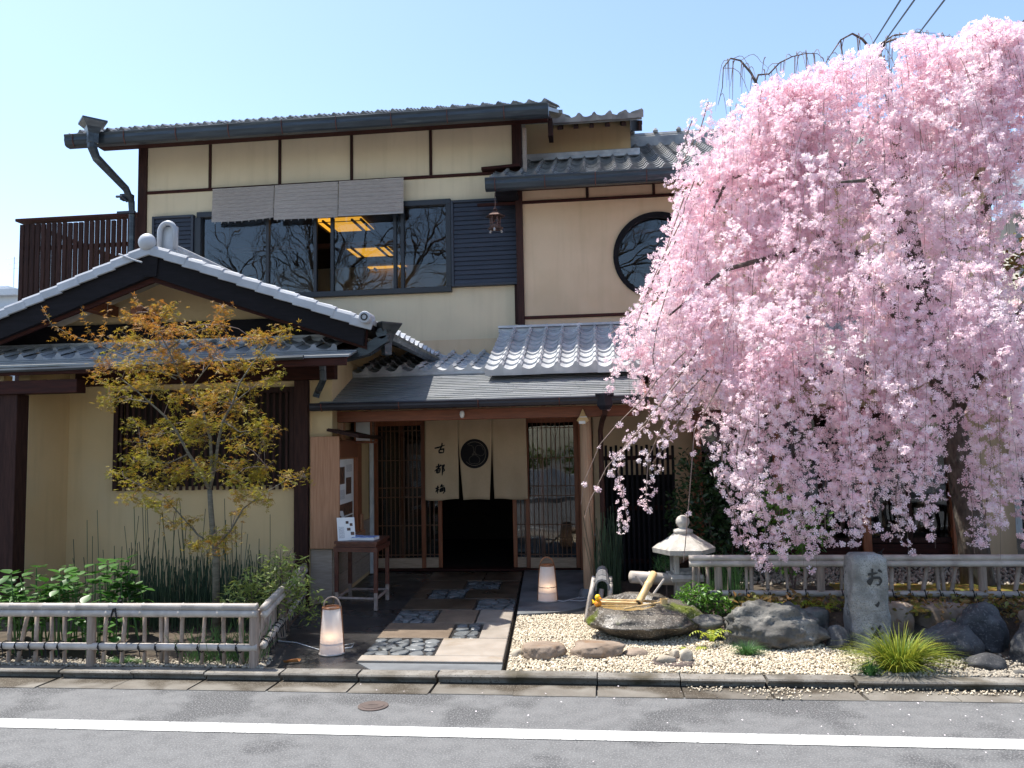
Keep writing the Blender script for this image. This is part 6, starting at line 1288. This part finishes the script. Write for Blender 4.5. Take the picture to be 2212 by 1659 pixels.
for i in range(54):                                # long columns hanging lowest on the street side
    x = random.choice([1.25, 1.45, 1.55, 1.95, 2.1, 2.45, 2.6, 3.0, 3.3, 3.45, 3.9, 4.2])+random.gauss(0, .07); y = random.uniform(6.3, 7.3); zb = bottom(x)-.12+abs(random.gauss(0, .25)); z = random.uniform(1.8, 2.5)
    strand((x, y, z), (z-zb)*1.08, (random.gauss(0, .05), -.03, .1), 6.5, random.uniform(.02, .05))
for i in range(120):                               # fuller shell on the side towards the entrance
    phi = math.pi+random.uniform(-.55, .85); rho = random.uniform(.35, .93); x, y = CX+math.cos(phi)*rho*2.75, CY+math.sin(phi)*rho*(1.35 if math.sin(phi) < 0 else .8); zt_ = float(np.interp(rho, dome_r, dome_z))+(min(.10, max(-.10, .15*(x-2.7)))-.28*max(0, x-3.55)); z = zt_-random.random()**1.5*1.2
    if x < 5.2 and z > 2: strand((x, y, z), random.uniform(.4, 1.0), (math.cos(phi)*random.uniform(0, .25), math.sin(phi)*.1, .6), 6.0, random.uniform(.02, .09))
# long trailing sprays at the left edge
SP = [([(1500, 300), (1470, 360), (1455, 430)], 7.2, 7), ([(1480, 420), (1445, 520), (1420, 600), (1390, 660), (1345, 700), (1318, 722)], 7.0, 8), ([(1470, 480), (1430, 560), (1395, 640), (1370, 720), (1375, 750)], 6.9, 8), ([(1450, 600), (1420, 700), (1410, 770), (1420, 830)], 6.8, 7), ([(1520, 740), (1440, 850), (1395, 920), (1350, 960), (1335, 1020), (1355, 1120), (1350, 1150)], 6.7, 7), ([(1480, 760), (1420, 820), (1390, 860), (1330, 920), (1296, 960), (1262, 1040), (1255, 1090)], 6.7, .9), ([(1470, 820), (1400, 905), (1345, 970), (1310, 1010), (1275, 1080), (1262, 1120)], 6.6, .9), ([(1530, 800), (1440, 900), (1400, 990), (1395, 1080), (1405, 1110)], 6.7, 6), ([(1560, 820), (1500, 930), (1490, 1060), (1480, 1180), (1476, 1215)], 6.6, 1.0), ([(1600, 900), (1590, 1000), (1610, 1100), (1630, 1180), (1645, 1250)], 6.5, 11), ([(1560, 900), (1560, 1020), (1590, 1120), (1610, 1190)], 6.55, 9), ([(1640, 850), (1600, 980), (1650, 1120), (1660, 1200)], 6.5, 8), ([(1500, 850), (1470, 900), (1440, 960), (1410, 1000)], 6.7, 7), ([(1495, 260), (1480, 300), (1490, 330)], 7.3, 7), ([(1530, 220), (1510, 290), (1500, 330)], 7.3, 8), ([(1500, 390), (1480, 440), (1470, 500)], 7.1, 9), ([(1460, 520), (1410, 610), (1395, 650)], 6.9, 8), ([(1790, 980), (1780, 1080), (1785, 1180)], 6.6, 8), ([(1940, 950), (1935, 1080), (1945, 1165)], 6.6, 7), ([(2090, 1000), (2100, 1100), (2105, 1195)], 6.6, 9), ([(2140, 1000), (2130, 1100), (2120, 1190)], 6.7, 9)]
for pts, yy, dn in SP:
    w_ = [onY(x, y, yy+.05*math.sin(k)) for k, (x, y) in enumerate(pts)]; mb.tube(w_, [.006-.004*k/len(w_) for k in range(len(w_))], 4)
    for k in range(len(w_)-1):
        a, b = w_[k], w_[k+1]; m_ = max(1, int((b-a).length/.04))
        for j in range(m_):
            q = a.lerp(b, j/m_)
            if dn > 2:
                if j % 2 == 0: fat = 1.0+.5*noise.noise(Vector((q.x*9, q.y*9, q.z*9))); puff(q+Vector((random.gauss(0, .03), random.gauss(0, .03), random.gauss(0, .01))), int(dn*1.35*fat), .05*fat)
            elif random.random() < .07+.25*(k < 1): puff(q-Vector((0, 0, .02)), random.randint(2, 7), .022)
tag(mb.build('hanging_twigs', 'twig', ct_), kind='stuff')
FP = np.array(FP); FD = np.array(FD); NF = len(FP); FD = FD+RNG.normal(0, .35, FD.shape); FD /= np.linalg.norm(FD, axis=1)[:, None]
h_ = RNG.normal(size=FD.shape); ax = np.cross(h_, FD); ax /= np.linalg.norm(ax, axis=1)[:, None]; ay = np.cross(FD, ax); RM = np.stack([ax, ay, FD], -1)
fv = [(0, 0, -.22)]; 
for k in range(5): a = 2*math.pi*k/5; fv += [(math.cos(a-.36)*.92, math.sin(a-.36)*.92, .22), (math.cos(a+.36)*1.0, math.sin(a+.36)*1.0, .34)]
ff = [(0, 1+2*k, 2+2*k) for k in range(5)]
cell = np.array([noise.noise(Vector(p)*2.4) for p in FP[::6]]).repeat(6)[:NF]; cell = np.pad(cell, (0, max(0, NF-len(cell))), mode='edge')
rn = np.clip(.40+.5*cell+RNG.normal(0, .2, NF), 0, 1)
bo = scatter('blossom', fv, ff, FP, RM, RNG.uniform(.0165, .0265, NF), 'blossom', ct_, rnd=rn); tag(bo, kind='stuff'); print('flowers', NF)
# ================================================================== SURROUNDINGS
# ---- neighbouring house on the right
n_ = thing('neighbour_house', 'pale board clad neighbouring house beyond the garden corner', 'house', (9.5, 15, 0))
MB().box(6.6, 13, 13.2, 20, 0, 5.2).build('wall', 'house_white', n_)
for k in range(24): MB().box(6.58, 13, 13.165, 13.2, .1+k*.21, .1+k*.21+.2, c=.004).build('cladding_board', 'house_white' if k < 13 else 'house_grey', n_)
MB().quadprism([(6.2, 12.7, 5.2), (13.4, 12.7, 5.2), (13.4, 16.6, 6.8), (6.2, 16.6, 6.8)], (0, 0, .1)).build('roof', 'tile_old', n_)
w_ = MB().box(7.6, 8.8, 13.13, 13.16, 3.2, 4.4, c=.004).build('window', 'frame_metal', n_); MB().box(7.65, 8.75, 13.12, 13.129, 3.25, 4.35).build('pane', 'glass', w_)
t = thing('garden_wall', 'pale block wall at the foot of the neighbouring house', 'wall', (8, 12.2, 0)); MB().box(5.6, 13, 12.1, 12.25, 0, .85, c=.01).build('wall', 'house_grey', t); MB().box(5.55, 13, 12.05, 12.3, .853, .92, c=.01).build('coping', 'concrete', t)
# ---- evergreen trees behind on the right
def tree(name, label, base, h, cr, n, m, sz):
    t = thing(name, label, 'tree', base); b = V3(base); mb = MB(); mb.tube([b, b+Vector((.1, 0, h*.5)), b+Vector((0, .1, h*.85))], [.16, .11, .05], 8); mb.build('trunk', 'bark', t, smooth=True); P = []
    for _ in range(16):
        c = b+Vector((random.gauss(0, cr*.45), random.gauss(0, cr*.4), h*random.uniform(.45, .98))); P.append(ball(n//16, c, (cr*.42, cr*.42, cr*.35)))
    P = np.concatenate(P); scatter('crown', LEAF_V, LEAF_F, P, rots(len(P), 'up', .8), RNG.uniform(sz*.7, sz*1.2, len(P)), m, t); return t
tree('evergreen_tree', 'olive green evergreen tree behind the cherry beside the neighbouring house', (6.7, 11.4, 0), 5.4, 1.1, 3800, 'ground_leaf', .10)
tree('evergreen_tree', 'dark green evergreen tree standing at the corner of the neighbouring house', (7.6, 11.6, 0), 4.4, 1.0, 3000, 'leaf_dark', .10)
# ---- distant apartment block and aerial on the left
q = onY(18, 640, 120); d_ = thing('apartment_block', 'far off white apartment block behind the balcony', 'building', (q.x, 124, 0))
MB().box(q.x-9, q.x+1.9, 120, 130, 0, q.z+.6).build('wall', 'far_white', d_)
for k in range(9): MB().box(q.x-9, q.x+2.2, 118.8, 119.95, q.z-1.2-k*2.9+1.2, q.z-.2-k*2.9+1.2).build('balcony', 'house_grey' if k % 2 else 'far_white', d_)
MB().box(q.x-4, q.x-1, 121, 126, q.z+.6, q.z+2.0).build('stair_tower', 'far_white', d_)
q = onY(30, 600, 118); t = thing('roof_aerial', 'thin television aerial on the far apartment roof', 'aerial', (q.x, 122, q.z)); zz = onY(30, 555, 122).z; z0 = onY(18, 640, 120).z+.6
x_ = onY(30, 590, 122).x; MB().tube([(x_, 122, z0), (x_, 122, zz)], .07, 5).build('mast', 'far_white', t)
for k, w_ in enumerate((1.6, 1.2, .9)): MB().tube([(x_-w_, 122, zz-.3-k*.9), (x_+w_, 122, zz-.1-k*.9)], .045, 4).build('element', 'far_white', t)
# ---- overhead wires crossing behind the cherry
WR = [((1945, 0), (1885, 95)), ((1975, 0), (1905, 98)), ((2040, 0), (1975, 85)), ((2212, 45), (2060, 175))]
lw = ['overhead wire passing highest behind the cherry top', 'second overhead wire close beside the highest one', 'single overhead wire crossing right of the close pair', 'overhead wire lowest on the right behind the blossom']
for (a, b), lb in zip(WR, lw):
    p, q = onY(*a, 11.0), onY(*b, 16.0); d = (q-p); far = q+d*5; near = p-d*2.2; pts = [near+(far-near)*(k/24)-Vector((0, 0, .0)) for k in range(25)]
    o = MB().tube(pts, .014, 5).build('overhead_wire', 'wire', loc=near); tag(o, lb, 'wire', 'overhead wires')
# ---- across the street (seen only mirrored in the panes): pavement, hedge, wall, bare trees
tag(MB().box(-40, 40, -7.5, -3.2, -.3, .12).build('far_pavement', 'concrete'), kind='structure')
t = thing('street_wall', 'low pale wall on the opposite side of the street', 'wall', (0, -7.6, 0)); MB().box(-25, 25, -7.9, -7.5, 0, .75).build('wall', 'house_grey', t)
for i in range(7):
    x = -9+i*3.1; P = np.concatenate([ball(700, (x+random.gauss(0, .3), -8.6, random.uniform(.8, 1.3)), (1.5, .5, .5)) for _ in range(2)]); o = scatter('hedge_bush', LEAF_V, LEAF_F, P, rots(len(P), 'up', .8), RNG.uniform(.08, .16, len(P)), 'hedge', loc=(x, -8.6, .0)); tag(o, 'yellow green hedge bush across the street opposite the '+['annex bay', 'maple', 'stone path', 'water basin', 'carved pillar', 'garden corner', 'neighbouring house'][i], 'bush', 'hedge bushes opposite')
def bare_tree(label, base, h, seed):
    rs = random.Random(seed); t = thing('bare_tree', label, 'tree', base); mbs = MB()
    def grow(p, d, l, r, lv):
        n = 4; pts = [p]; 
        for k in range(n):
            d = (d+Vector((rs.gauss(0, .16), rs.gauss(0, .16), rs.gauss(.03, .1)))).normalized(); p = p+d*(l/n); pts.append(p)
        mbs.tube(pts, [r*(1-.45*k/n) for k in range(n+1)], 6 if lv < 2 else 3, cap=False)
        if lv >= 6: return
        for k in range(3 if lv < 5 else 2):
            a = rs.random()*6.28; e = rs.uniform(.35, .85); o = d.orthogonal().normalized(); o.rotate(Matrix.Rotation(a, 3, d)); nd = (d*math.cos(e)+o*math.sin(e)).normalized()
            grow(pts[-1 if k == 0 else rs.choice([2, 3, 4])], nd, l*rs.uniform(.6, .82), r*.55, lv+1)
    grow(V3(base), Vector((0, 0, 1)), h*.28, h*.019, 0); mbs.build('trunk_and_branches', 'bark', t); return t
for i, (x, y, h, lb) in enumerate(((-17, -8.5, 17, 'bare leafless street tree farthest along beyond the annex'), (-12.5, -10, 18, 'wide bare leafless street tree opposite the balcony'), (-8.5, -8.8, 17, 'bare leafless street tree opposite the annex'), (-4.0, -11, 18, 'tall bare leafless tree opposite the entrance'), (1.2, -9.5, 15, 'bare leafless tree opposite the round window'), (5.5, -12, 16, 'bare leafless tree opposite the cherry'))): bare_tree(lb, (x, y, 0), h, 40+i)
